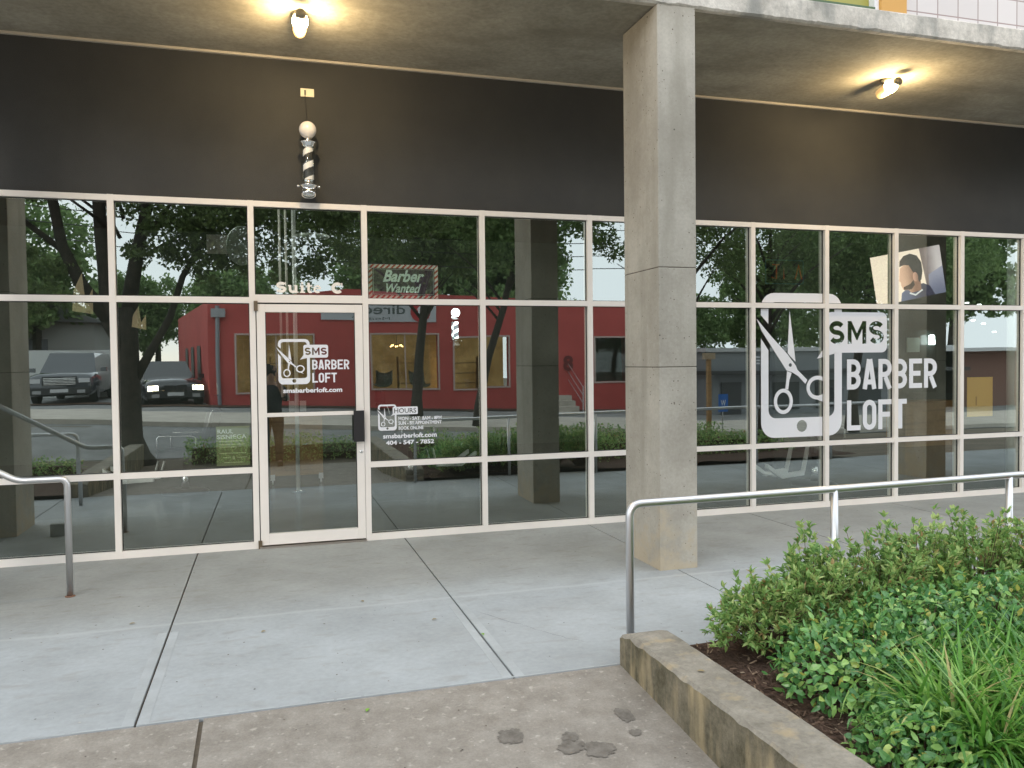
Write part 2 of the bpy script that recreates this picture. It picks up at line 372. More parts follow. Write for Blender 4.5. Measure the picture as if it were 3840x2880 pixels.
# ------------------------------------------------------------------ the building
BLD = thing('shop_building', 'concrete shop building with a dark stucco band over a glazed storefront', 'building')
m = MB(); m.box(-9, .0, 3.185, 16, .3, 4.5); m.build('wall', M['dark_wall'], BLD)['label'] = 'dark charcoal stucco wall above the windows'
m = MB(); m.box(-9, -.03, 4.485, 16, .31, 4.507); m.build('wall_trim', M['trim'], BLD)
def soffit():
    m = MB(); bm = m.bm
    xs = fr(-9, 16, 100); ys = fr(-1.90, .35, 9); g = []
    for y in ys:
        g.append([bm.verts.new((x, y, 4.51+.010*noise.noise(Vector((x*.8, y*1.2, 3))))) for x in xs])
    for i in range(len(ys)-1):
        for j in range(len(xs)-1): bm.faces.new([g[i][j], g[i+1][j], g[i+1][j+1], g[i][j+1]])
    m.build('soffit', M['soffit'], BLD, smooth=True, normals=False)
    # fascia with a chipped lower edge
    m = MB(); bm = m.bm; rows = []
    xs = fr(-9, 16, 900)
    for x in xs:
        e = noise.noise(Vector((x*7, 1, 1)))*.012+noise.noise(Vector((x*26, 5, 1)))*.009
        e2 = noise.noise(Vector((x*5, 9, 1)))*.008
        rows.append([bm.verts.new(c) for c in ((x, -1.89, 4.502), (x, -1.95, 4.496+e*.6), (x, -1.968, 4.512+e), (x, -1.970, 4.60), (x, -1.968, 4.672+e2), (x, -1.955, 4.684), (x, -1.80, 4.686), (x, -1.80, 4.52))])
    for a, b in zip(rows[:-1], rows[1:]):
        for k in range(7): bm.faces.new([a[k], b[k], b[k+1], a[k+1]])
    bm.faces.new(rows[0]); bm.faces.new(rows[-1][::-1])
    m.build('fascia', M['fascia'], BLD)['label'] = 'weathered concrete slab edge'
    m = MB(); m.box(-9, -1.79, 4.53, 16, 9, 4.68); m.build('floor_slab', M['soffit'], BLD)
soffit()
def column(x, lab):
    m = MB(); bm = m.bm
    # three pours, thin joints between them
    for z0, z1 in ((-.02, 1.633), (1.637, 2.43), (2.434, 4.50)):
        m.box(x, -1.955, z0, x+.335, -1.31, z1)
    bmesh.ops.subdivide_edges(bm, edges=bm.edges[:], cuts=1)
    o = m.build('column', M['column'], BLD, bevel=.007); o['label'] = lab
    m = MB(); m.box(x+.004, -1.951, .01, x+.331, -1.314, 4.49); m.build('column_core', M['joint'], BLD)
column(2.99, 'square concrete column beside the handrail'); column(-2.76, 'concrete column left of the view, seen in the window reflection'); column(8.74, 'far right concrete column')
# upper storey above the slab edge
def upper():
    mt, nt, b = newmat('wall_tile'); N = nt.nodes.new; L = nt.links.new
    tc = N('ShaderNodeTexCoord'); mp = N('ShaderNodeMapping'); mp.inputs['Rotation'].default_value = (radians(90), 0, 0); mp.inputs['Location'].default_value = (.10, 0, 0)
    br = N('ShaderNodeTexBrick'); br.offset = 0; br.inputs['Scale'].default_value = 1
    br.inputs['Color1'].default_value = (.60, .55, .53, 1); br.inputs['Color2'].default_value = (.66, .61, .59, 1); br.inputs['Mortar'].default_value = (.33, .25, .23, 1)
    br.inputs['Mortar Size'].default_value = .006; br.inputs['Brick Width'].default_value = .225; br.inputs['Row Height'].default_value = .225
    L(tc.outputs['Object'], mp.inputs[0]); L(mp.outputs[0], br.inputs[0]); L(br.outputs[0], b.inputs['Base Color']); b.inputs['Roughness'].default_value = .5
    m = MB(); m.box(5.40, -1.93, 4.687, 16, -1.6, 9.5); m.build('upper_wall', mt, BLD)['label'] = 'pale tiled upper wall'
    m = MB(); m.box(5.13, -1.95, 4.687, 5.397, -1.6, 9.5); m.build('orange_panel', plain('orange_paint', (.62, .33, .08), .6), BLD)
    m = MB(); m.box(5.085, -1.92, 4.687, 5.128, -1.62, 9.5); m.build('window_jamb', M['white'], BLD)
    m = MB(); m.box(3.5, -1.93, 4.688, 5.083, -1.85, 4.715); m.build('window_sill', plain('green_sill', (.07, .12, .05), .5), BLD)
    m = MB(); m.box(3.5, -1.85, 4.72, 5.083, -1.78, 5.4); m.build('window_panel', plain('olive_panel', (.35, .32, .06), .4), BLD)
    m = MB(); m.box(-9, -1.9, 4.687, 3.5, -1.6, 9.5); m.build('upper_wall', mt, BLD)
upper()
MULL = [-4.73, -3.58, -2.43, -1.28, -.123, .898, 2.048, 3.187, 4.146, 5.106, 6.059, 7.012, 7.97, 8.93, 9.89, 10.85]
W = .026
Y0, Y1 = -.045, .07      # frame from outer to inner face
GY = .0                  # glass line
PR = random.Random(21)
def storefront():
    for x in MULL: MB().box(x-W, Y0, .0, x+W, Y1, 3.182).build('mullion', M['frame'], BLD, bevel=.0015)
    def bar(x0, z0, x1, z1): MB().box(x0, Y0+.002, z0, x1, Y1-.002, z1).build('transom', M['frame'], BLD, bevel=.0015)
    sp = list(zip(MULL[:-1], MULL[1:]))
    for a, b in sp:
        a += W+.0005; b -= W+.0005; door = abs(a+.097) < .02
        bar(a, 3.130, b, 3.180); bar(a, 2.251 if not door else 2.258, b, 2.305 if not door else 2.33)
        if not door:
            bar(a, .699, b, .751); bar(a, 0, b, .062)
    g = MB()
    for a, b in sp:
        a += W+.0005; b -= W+.0005; door = abs(a+.097) < .02
        rows = [(2.305 if not door else 2.33, 3.130)]
        if not door: rows += [(.751, 2.251), (.062, .699)]
        for z0, z1 in rows:
            o = MB().box(a+.004, GY, z0+.004, b-.004, GY+.006, z1-.004); kx, kz = PR.uniform(-.0022, .0022), PR.uniform(-.0016, .0016)
            for v in o.bm.verts: v.co.y += kx*(v.co.x-(a+b)/2)+kz*(v.co.z-(z0+z1)/2)
            p = o.build('window_pane', M['glass'], BLD)
            for (u0, v0, u1, v1) in ((a, z0, a+.007, z1), (b-.007, z0, b, z1), (a+.0075, z0, b-.0075, z0+.007), (a+.0075, z1-.007, b-.0075, z1)):
                g.box(u0, GY-.006, v0, u1, GY+.012, v1)
    g.build('gasket', M['gasket'], BLD)
    # door: leaf, glass halves, rail, pull, lock, hinges
    d0, d1 = -.088, .868
    D = MB()
    D.box(d0, Y0-.004, .028, d0+.075, Y0+.045, 2.243); D.box(d1-.072, Y0-.004, .028, d1, Y0+.045, 2.243)
    D.box(d0+.0755, Y0-.003, 2.170, d1-.0725, Y0+.044, 2.2425); D.box(d0+.0755, Y0-.003, .0285, d1-.0725, Y0+.044, .13)
    D.box(d0+.0755, Y0-.002, 1.208, d1-.0725, Y0+.043, 1.243)
    door = D.build('door', M['frame'], BLD, bevel=.0015); door['label'] = 'glass entrance door with off-white stiles'
    for z0, z1 in ((.134, 1.204), (1.247, 2.166)):
        MB().box(d0+.079, Y0+.018, z0, d1-.076, Y0+.024, z1).build('door_pane', M['glass'], door)
    gg = MB()
    for (u0, v0, u1, v1) in ((d0+.0755, .1305, d0+.081, 2.1695), (d1-.078, .1305, d1-.0728, 2.1695)): gg.box(u0, Y0+.010, v0, u1, Y0+.03, v1)
    gg.build('gasket', M['gasket'], door)
    MB().box(.765, Y0-.065, .955, .862, Y0-.042, 1.248).build('door_handle', M['black'], door, bevel=.006)
    for hz in (1.19, .98): MB().box(.79, Y0-.043, hz, .84, Y0-.004, hz+.03).build('handle_bracket', M['black'], door)
    MB().lathe([(.017, 0), (.017, .006), (.011, .011)], n=20).xform(Matrix.Translation((.836, Y0-.004, .855)) @ Matrix.Rotation(radians(90), 4, 'X')).build('lock', M['chrome'], door, smooth=True)
    for z in (2.225, .03):
        h = MB(); h.box(d0-.022, Y0-.022, z-.045, d0+.012, Y0-.0045, z+.045); h.build('hinge', plain('hinge_bronze', (.25, .2, .14), .4, 1), door, bevel=.003)
    MB().box(-.096, -.075, .0, .871, .07, .018).build('threshold', plain('threshold', (.5, .46, .42), .35, 1), BLD, bevel=.003)
    # black gap round the leaf
    k = MB(); k.box(-.0965, -.02, .02, -.0885, .0, 2.257); k.box(.8685, -.02, .02, .8715, .0, 2.257); k.box(-.0885, -.02, 2.2435, .8685, .0, 2.2575)
    k.build('door_seal', M['gasket'], BLD)
    return door
DOOR = storefront()
# the shop's room
def room():
    tag(sheet('shop_floor', [-8.8, 15.8], [.075, 8.0], M['floor'], .0, zf=lambda x, y: 0.0), kind='structure')
    m = MB(); m.box(-8.9, 8.0, 0, 15.9, 8.15, 4.5); m.box(-9, .3, 0, -8.8, 8.0, 4.5); m.box(15.8, .3, 0, 16, 8.0, 4.5)
    m.box(9.0, 5.2, 0, 14.6, 5.3, 4.05)
    m.build('room_wall', M['room'], BLD)
    m = MB(); m.box(-8.8, .301, 4.1, 15.8, 7.99, 4.2); m.build('room_ceiling', M['roomceil'], BLD)
room()

# ------------------------------------------------------------------ lettering
def stroke_poly(pts, w, closed=False):
    P = [Vector(p) for p in pts]; n = len(P); Lf = []; Rt = []
    for i in range(n):
        if closed: a, b, c = P[i-1], P[i], P[(i+1) % n]
        else: a, b, c = P[max(i-1, 0)], P[i], P[min(i+1, n-1)]
        d1 = (b-a).normalized() if (b-a).length > 1e-9 else (c-b).normalized()
        d2 = (c-b).normalized() if (c-b).length > 1e-9 else d1
        n1 = Vector((-d1.y, d1.x)); n2 = Vector((-d2.y, d2.x)); mv = n1+n2
        if mv.length < 1e-6: mv = n1
        mv.normalize(); k = w/2/max(.45, mv.dot(n1))
        Lf.append(b+mv*k); Rt.append(b-mv*k)
    return Lf, Rt
def arc(cx, cy, rx, ry, a0, a1, n=8):
    return [(cx+rx*cos(radians(a0+(a1-a0)*i/n)), cy+ry*sin(radians(a0+(a1-a0)*i/n))) for i in range(n+1)]
def S_path(w, h, t):
    """open centre line of an S in a box w x h"""
    rx, ry = (w-t)/2, (h-t)/4
    top = arc(w/2, h-t/2-ry, rx, ry, 25, 180, 9); top += arc(w/2, h-t/2-ry, rx, ry, 180, 262, 5)[1:]
    bot = arc(w/2, t/2+ry, rx, ry, 82, 0, 5)+arc(w/2, t/2+ry, rx, ry, 0, -155, 9)[1:]
    return top+bot
def letter(ch, w, h, t):
    """condensed bold capitals as centre-line strokes: list of (points, closed)"""
    a = t/2
    if ch == 'L': return [([(a, h), (a, a), (w, a)], 0)]
    if ch == 'T': return [([(0, h-a), (w, h-a)], 0), ([(w/2, h-t), (w/2, 0)], 0)]
    if ch == 'F': return [([(a, 0), (a, h-a), (w, h-a)], 0), ([(t, h*.5), (w*.88, h*.5)], 0)]
    if ch == 'E': return [([(w, a), (a, a), (a, h-a), (w, h-a)], 0), ([(t, h*.5), (w*.88, h*.5)], 0)]
    if ch == 'O':
        r = (w-t)/2; return [(arc(w/2, h-a-r, r, r, 0, 180, 10)+arc(w/2, a+r, r, r, 180, 360, 10), 1)]
    if ch == 'A': return [([(a*.9, 0), (w/2-a*.28, h)], 0), ([(w-a*.9, 0), (w/2+a*.28, h)], 0), ([(w*.27, h*.24), (w*.73, h*.24)], 0)]
    if ch == 'B':
        r = min((w-t)*.55, (h/2-t*.5)/2); q = h/2
        return [([(a, 0), (a, h)], 0), ([(t, h-a)]+[(w-a-r, h-a)]+arc(w-a-r, h-a-r, r, r, 90, 0, 5)+arc(w-a-r, q+r, r, r, 0, -90, 5)+[(t, q)], 0),
                ([(w-a-r, q)]+arc(w-a-r, q-r, r, r, 90, 0, 5)+arc(w-a-r, a+r, r, r, 0, -90, 5)+[(t, a)], 0)]
    if ch == 'R':
        r = min((w-t)*.55, (h/2-t*.5)/2); q = h*.48
        return [([(a, 0), (a, h)], 0), ([(t, h-a)]+[(w-a-r, h-a)]+arc(w-a-r, h-a-r, r, r, 90, 0, 5)+arc(w-a-r, q+r, r, r, 0, -90, 5)+[(t, q)], 0),
                ([(w*.52, q-a), (w-a*.9, 0)], 0)]
    return []
def add_stroke(m, pts, w, closed, y, T):
    Lf, Rt = stroke_poly(pts, w, closed); n = len(Lf)
    v1 = [m.bm.verts.new(T(p.x, p.y, y)) for p in Lf]; v2 = [m.bm.verts.new(T(p.x, p.y, y)) for p in Rt]
    for i in range(n if closed else n-1):
        j = (i+1) % n; m.bm.faces.new([v1[i], v2[i], v2[j], v1[j]])
_k = [0]
def word(m, text, x, z, wd, h, t, gap, T, y):
    for ch in text:
        for pts, cl in letter(ch, wd, h, t):
            _k[0] += 1
            add_stroke(m, [(x+p[0], z+p[1]) for p in pts], t, cl, y-.00025*(_k[0] % 5), T)
        x += wd+gap
def text_splines(body, bold=0, align='CENTER'):
    cu = bpy.data.curves.new('txt', 'FONT'); cu.body = body; cu.align_x = align; cu.size = 1; cu.offset = bold; cu.resolution_u = 3
    return cu
def text_mesh(name, body, x, z, width, height, y, mat, parent, bold=.02, shear=0, face=-1, extrude=0):
    """word fitted to a width and a cap height, standing on x,z in the plane y"""
    cu = text_splines(body, bold); cu.shear = shear; cu.fill_mode = 'FRONT'
    o = bpy.data.objects.new(name, cu); COL.objects.link(o)
    dg = bpy.context.evaluated_depsgraph_get(); dg.update()
    me = bpy.data.meshes.new_from_object(o.evaluated_get(dg)); bpy.data.objects.remove(o)
    xs = [v.co.x for v in me.vertices]; ys = [v.co.y for v in me.vertices]
    x0, x1, y0, y1 = min(xs), max(xs), min(ys), max(ys)
    for v in me.vertices:
        u = (v.co.x-(x0+x1)/2)/(x1-x0)*width; w = (v.co.y-y0)/(y1-y0)*height
        v.co = (x+u, y, z+w) if face < 0 else (x-u, y, z+w)
    me.materials.clear(); me.materials.append(mat); me.name = name
    r = bpy.data.objects.new(name, me); COL.objects.link(r); r.parent = parent
    return r
def curve_fill(name, polys, T, y, mat, parent, res=1):
    """flat sheet filled between nested outlines (holes stay open)"""
    cu = bpy.data.curves.new(name, 'CURVE'); cu.dimensions = '2D'; cu.fill_mode = 'FRONT'
    for P in polys:
        s = cu.splines.new('POLY'); s.points.add(len(P)-1); s.use_cyclic_u = True
        for i, p in enumerate(P): s.points[i].co = (p[0], p[1], 0, 1)
    o = bpy.data.objects.new(name, cu); COL.objects.link(o)
    dg = bpy.context.evaluated_depsgraph_get(); dg.update()
    me = bpy.data.meshes.new_from_object(o.evaluated_get(dg)); bpy.data.objects.remove(o)
    for v in me.vertices: v.co = T(v.co.x, v.co.y, y)
    me.materials.clear(); me.materials.append(mat)
    r = bpy.data.objects.new(name, me); COL.objects.link(r); r.parent = parent
    return r
def rrect(x0, z0, x1, z1, r, n=5):
    return arc(x1-r, z1-r, r, r, 0, 90, n)+arc(x0+r, z1-r, r, r, 90, 180, n)+arc(x0+r, z0+r, r, r, 180, 270, n)+arc(x1-r, z0+r, r, r, 270, 360, n)
def text_outlines(body, x0, x1, z0, z1, bold=.0):
    """outlines of a word as polygons (from the mesh of the filled word: its boundary loops)"""
    cu = text_splines(body, bold); cu.fill_mode = 'FRONT'
    o = bpy.data.objects.new('t', cu); COL.objects.link(o)
    dg = bpy.context.evaluated_depsgraph_get(); dg.update()
    me = bpy.data.meshes.new_from_object(o.evaluated_get(dg)); bpy.data.objects.remove(o)
    bm = bmesh.new(); bm.from_mesh(me); bmesh.ops.remove_doubles(bm, verts=bm.verts[:], dist=1e-5)
    be = {e for e in bm.edges if len(e.link_faces) == 1}; loops = []
    while be:
        e = be.pop(); v0, v = e.verts; lp = [v0]
        while v is not v0:
            lp.append(v); nx = None
            for f in v.link_edges:
                if f in be: nx = f; break
            if nx is None: break
            be.discard(nx); v = nx.other_vert(v)
        loops.append([(p.co.x, p.co.y) for p in lp])
    bm.free()
    ax = [p[0] for l in loops for p in l]; ay = [p[1] for l in loops for p in l]
    a, b, c, d = min(ax), max(ax), min(ay), max(ay)
    return [[(x0+(p[0]-a)/(b-a)*(x1-x0), z0+(p[1]-c)/(d-c)*(z1-z0)) for p in l] for l in loops if len(l) > 2]

def logo(ox, oz, sx, sz, y, parent, hours=False, name='window_logo'):
    """phone, scissors and speech bubble; local units are those of the large window logo"""
    T = lambda x, z, yy: (ox+x*sx, yy, oz+z*sz)
    root = None
    lo, hi = (.942, 1.405)
    if hours: lo, hi = .97, 1.45
    # phone frame, upper piece and lower piece (the blade's gap lies between)
    up = [(0, 1.366)]+arc(.17, 1.442, .17, .17, 180, 90, 6)+arc(.893, 1.442, .17, .17, 90, 12, 5)+[(1.063, hi), (.962, hi)]
    up += arc(.872, 1.42, .09, .09, 5, 90, 4)+arc(.185, 1.42, .09, .09, 90, 180, 5)+[(.095, 1.268)]
    dn = [(0, 1.109), (.095, .977)]+arc(.185, .308, .09, .09, 180, 270, 5)+arc(.872, .308, .09, .09, 270, 360, 5)+[(.962, lo), (1.063, lo)]
    dn += arc(.893, .17, .17, .17, 0, -90, 6)+arc(.17, .17, .17, .17, 270, 180, 6)
    home = arc(.528, .122, .067, .067, 0, 348, 16)
    root = curve_fill(name, [dn, home], T, y, M['white'], parent)
    curve_fill(name, [up], T, y, M['white'], parent)
    # scissors
    b1 = [(-.054, 1.326), (.132, 1.131), (.343, .928), (.451, .80), (.47, .755), (.600, .640), (.575, .595), (.48, .685), (.40, .729), (.328, .751), (.173, .963), (.008, 1.193)]
    curve_fill(name, [b1, arc(.377, .81, .021, .021, 0, 330, 10)], T, y-.0006, M['white'], parent)
    b2 = [(.369, 1.424), (.343, .946), (.380, .905), (.446, .845)]; curve_fill(name, [b2], T, y, M['white'], parent)
    h2 = [(.335, .742), (.395, .722), (.365, .64), (.350, .535), (.312, .545), (.325, .64)]; curve_fill(name, [h2], T, y-.0006, M['white'], parent)
    curve_fill(name, [arc(.286, .405, .123, .142, 0, 350, 26), arc(.286, .405, .082, .1, 0, 350, 26)], T, y-.0012, M['white'], parent)
    curve_fill(name, [arc(.735, .55, .147, .135, 0, 350, 26), arc(.735, .55, .104, .092, 0, 350, 26)], T, y-.0012, M['white'], parent)
    curve_fill(name, [[(.66, .44), (.86, .368), (.80, .415), (.83, .47)]], T, y-.0006, M['white'], parent)
    # bubble with the word cut out of it
    if not hours:
        bub = arc(1.617, 1.335, .07, .07, 0, 90, 5)+arc(.92, 1.335, .07, .07, 90, 180, 5)+[(.85, 1.04), (.73, .877), (1.0, .942)]+arc(1.617, 1.012, .07, .07, 270, 360, 5)
        w, h, t = .205, .262, .056
        Lf, Rt = stroke_poly(S_path(w, h, t), t); S1 = [(p.x+.893, p.y+1.042) for p in Lf+Rt[::-1]]; S2 = [(p.x+1.437, p.y+1.042) for p in Lf+Rt[::-1]]
        a, b, q = 1.142, 1.398, .054
        Mo = [(a, 1.042), (a, 1.304), (a+q*.95, 1.304), ((a+b)/2, 1.165), (b-q*.95, 1.304), (b, 1.304), (b, 1.042), (b-q, 1.042), (b-q, 1.212), ((a+b)/2+.008, 1.085), ((a+b)/2-.008, 1.085), (a+q, 1.212), (a+q, 1.042)]
        curve_fill(name, [bub, S1, Mo, S2], T, y, M['white'], parent)
    else:
        x1 = 2.31
        bub = arc(x1-.07, 1.38, .07, .07, 0, 90, 5)+arc(.92, 1.38, .07, .07, 90, 180, 5)+[(.85, 1.04), (.76, .9), (1.0, .97)]+arc(x1-.07, 1.04, .07, .07, 270, 360, 5)
        curve_fill(name, [bub]+text_outlines('HOURS', .93, x1-.09, 1.06, 1.36, .012), T, y, M['white'], parent)
        return root
    m = MB(); word(m, 'BARBER', 1.133, .518, .187, .347, .058, .0305, T, y); word(m, 'LOFT', 1.133, .047, .187, .347, .058, .030, T, y)
    m.build('lettering', M['white'], parent, normals=False)
    return root
VY = GY-.0045
logo(5.225, .807, 1, 1, VY, BLD)
logo(.094, 1.504, .268, .26, Y0+.014, DOOR, name='door_logo')
text_mesh('lettering', 'smsbarberloft.com', .402, 1.424, .536, .046, Y0+.014, M['white'], DOOR, .032)
logo(1.005, 1.042, .1665, .1555, VY, BLD, hours=True)
text_mesh('lettering', 'MON - SAT  8AM - 8PM', 1.412, 1.136, .424, .034, VY, M['white'], BLD, .03)
text_mesh('lettering', 'SUN - BY APPOINTMENT', 1.412, 1.093, .424, .034, VY, M['white'], BLD, .03)
text_mesh('lettering', 'BOOK ONLINE', 1.322, 1.044, .242, .034, VY, M['white'], BLD, .03)
text_mesh('lettering', 'smsbarberloft.com', 1.312, .965, .524, .046, VY, M['white'], BLD, .03)
text_mesh('lettering', '404 - 547 - 7852', 1.312, .902, .47, .042, VY, M['white'], BLD, .035)
def suite():
    """fat rounded serif letters, each drawn as strokes with slab feet"""
    cream = plain('cream_vinyl', (.85, .80, .74), .5)
    T = lambda x, z, yy: (.092+x*.612/6.05, yy, 2.352+z*.1)
    m = MB(); y = VY
    def st(p, w): _k[0] += 1; add_stroke(m, p, w, 0, y-.0003*(_k[0] % 6), T)
    st(S_path(.86, 1.0, .26), .26); st([(.79, .98), (.79, .68)], .09); st([(.07, .02), (.07, .34)], .09)      # S
    st([(1.20, .70), (1.20, .28)]+arc(1.42, .26, .20, .16, 190, 330, 6), .24); st([(1.72, .72), (1.72, 0)], .25); st([(1.02, .66), (1.3, .66)], .12); st([(1.54, .66), (1.8, .66)], .12); st([(1.65, .06), (1.94, .06)], .12)  # u
    st([(2.28, .72), (2.28, .0)], .25); st([(2.08, .66), (2.38, .66)], .12); st([(2.06, .06), (2.52, .06)], .12); st(arc(2.28, .90, .05, .05, 0, 350, 10), .11)   # i
    st([(2.85, .95), (2.85, .26)]+arc(3.0, .22, .13, .12, 190, 320, 5), .23); st([(2.62, .66), (3.16, .66)], .13)   # t
    st([(3.36, .42), (3.96, .42)], .09); st(arc(3.64, .37, .27, .29, 8, 310, 16), .17)    # e
    st(arc(5.45, .5, .40, .38, 50, 318, 18), .30); st([(5.86, .98), (5.86, .62)], .10)      # C
    m.build('lettering', cream, BLD, normals=False)['label'] = 'cream lettering over the door'
suite()

# ------------------------------------------------------------------ wall things
def barber_pole(x, y, z=3.2, lit=0, lab='black and white striped barber pole with a white globe, mounted above the door'):
    t = thing('barber_pole', lab, 'barber pole', (x, y, z))
    white = plain('lit_white', (.9, .9, .9), .4, emit=(.8, .95, 1), es=6) if lit else M['white']
    globe = white if lit else plain('white_globe', (.75, .72, .73), .25)
    MB().lathe([(max(.001, .077*sin(radians(a))), .62-.077*cos(radians(a))) for a in range(22, 181, 11)], n=28).build('globe', globe, t, smooth=True)
    MB().lathe([(.05, .495), (.036, .505), (.03, .53), (.034, .552)], n=28).build('neck', M['chrome'], t, smooth=True)
    MB().lathe([(.05, .455), (.055, .463), (.064, .47), (.070, .485), (.084, .497), (.086, .503), (.080, .509), (.05, .514)], n=28).build('top_cap', M['chrome'], t, smooth=True)
    mt, nt, b = newmat('stripes'); N = nt.nodes.new; L = nt.links.new
    # helical stripes as bands of the drum mesh
    m = MB(); n = 64; hz = 60; z0, z1 = .165, .46; ring = []
    for i in range(hz+1):
        z = z0+(z1-z0)*i/hz; ring.append([m.bm.verts.new((.046*cos(2*pi*k/n), .046*sin(2*pi*k/n), z)) for k in range(n)])
    for i in range(hz):
        for k in range(n):
            f = m.bm.faces.new([ring[i][k], ring[i][(k+1) % n], ring[i+1][(k+1) % n], ring[i+1][k]])
            ph = (i/hz*(z1-z0)/.135 - k/n*1.0) % 1
            f.material_index = 0 if ph < .42 else 1
    o = m.build('striped_drum', white, t, smooth=True); o.data.materials.append(plain('stripe_black', (.02, .02, .02), .4, emit=(.5, .8, .9), es=.5) if lit else plain('stripe_black', (.02, .02, .02), .4))
    # clear cylinder
    MB().lathe([(.066, .165), (.066, .46)], n=32).build('glass_cylinder', M['clear'], t, smooth=True)
    MB().lathe([(.0, .0), (.035, .003), (.062, .018), (.072, .04), (.074, .062), (.066, .068), (.07, .105), (.083, .11), (.083, .118), (.06, .128), (.045, .15), (.05, .165), (.03, .168)], n=32).build('bottom_cap', M['chrome'], t, smooth=True)
    for s in (-1, 1):
        MB().lathe([(.012, 0), (.012, .02), (.006, .024)], n=12).xform(Matrix.Translation((s*.08, 0, .11)) @ Matrix.Rotation(s*radians(90), 4, 'Y')).build('screw_knob', M['chrome'], t, smooth=True)
    b = MB(); b.box(-.03, .06, .48, .03, .148, .50); b.box(-.03, .06, .10, .03, .148, .12); b.box(-.04, .148, .06, .04, .1495, .56); b.build('bracket', M['chrome'], t)
    return t
barber_pole(.39, -.15)
ip = barber_pole(2.12, 1.5, 1.86, 1, 'glowing white barber pole hanging inside, behind the pane right of the wanted sign'); ip.scale = (.66, .66, .66)
t = thing('outlet_plate', 'small pale outlet plate on the dark wall above the barber pole', 'outlet', (.40, -.002, 4.2))
MB().box(-.06, -.012, -.037, .06, 0, .037).build('plate', plain('plate', (.75, .68, .52), .5), t, bevel=.003)
MB().box(-.028, -.022, -.022, -.012, -.0125, .02).build('plug', M['black'], t, bevel=.003)
MB().tube([(-.02, -.018, -.02), (-.022, -.016, -.06), (-.012, -.01, -.15), (-.008, -.01, -.29)], .0035, 6).build('cord', M['black'], t)

def soffit_lamp(x, y, lab, tilt, power):
    t = thing('soffit_lamp', lab, 'lamp', (x, y, 4.51), 0, 'jar lamps under the concrete soffit'); t.scale = (.84, .84, .84)
    MB().lathe([(.06, -.045), (.065, -.03), (.065, 0)], n=24).build('junction_box', plain('grey_cast', (.18, .17, .15), .5, .6), t, smooth=True)
    # socket arm and the jar leaning back towards the wall
    R = Matrix.Rotation(tilt, 4, 'X')
    MB().lathe([(.05, .0), (.052, .05), (.045, .07), (.03, .08)][::-1], n=24, M=Matrix.Translation((0, -.15, -.10)) @ R @ Matrix.Rotation(pi, 4, 'X')).build('socket', plain('grey_cast2', (.3, .28, .24), .5, .6), t, smooth=True)
    MB().tube([(0, 0, -.04), (0, -.06, -.055), (0, -.13, -.075)], .02, 12).build('arm', plain('grey_cast3', (.3, .28, .24), .5, .6), t, smooth=True)
    em = plain('lamp_glow', (1, .8, .5), .3, emit=(1, .78, .42), es=power)
    jar = plain('ribbed_glass', (.3, .2, .1), .2, emit=(1, .66, .28), es=.33)
    A = Matrix.Translation((0, -.13, -.10)) @ R
    MB().lathe([(.05, .0), (.066, .012), (.073, .045), (.075, .075), (.06, .085)], n=24, M=A).build('bulb', em, t, smooth=True)
    pr = []
    for k in range(8):
        z = .09+k*.020; r = .068-.0010*k*k*.3
        pr += [(r, z), (r+.004, z+.006), (r+.004, z+.014), (r, z+.02)]
    pr += [(.045, .262), (.02, .27)]
    MB().lathe(pr, n=28, M=A).build('glass_jar', jar, t, smooth=False)
    ld = bpy.data.lights.new('lamp_light', 'POINT'); ld.energy = 50; ld.color = (1, .74, .40); ld.shadow_soft_size = .06
    lo = bpy.data.objects.new('lamp_light', ld); COL.objects.link(lo); lo.parent = t; lo.location = (0, -.06, -.2)
    return t
soffit_lamp(.30, -1.02, 'lit jar lamp under the soffit above the barber pole', radians(-101), 45)
soffit_lamp(6.06, -.95, 'lit ribbed jar lamp under the soffit right of the column', radians(-101), 45)

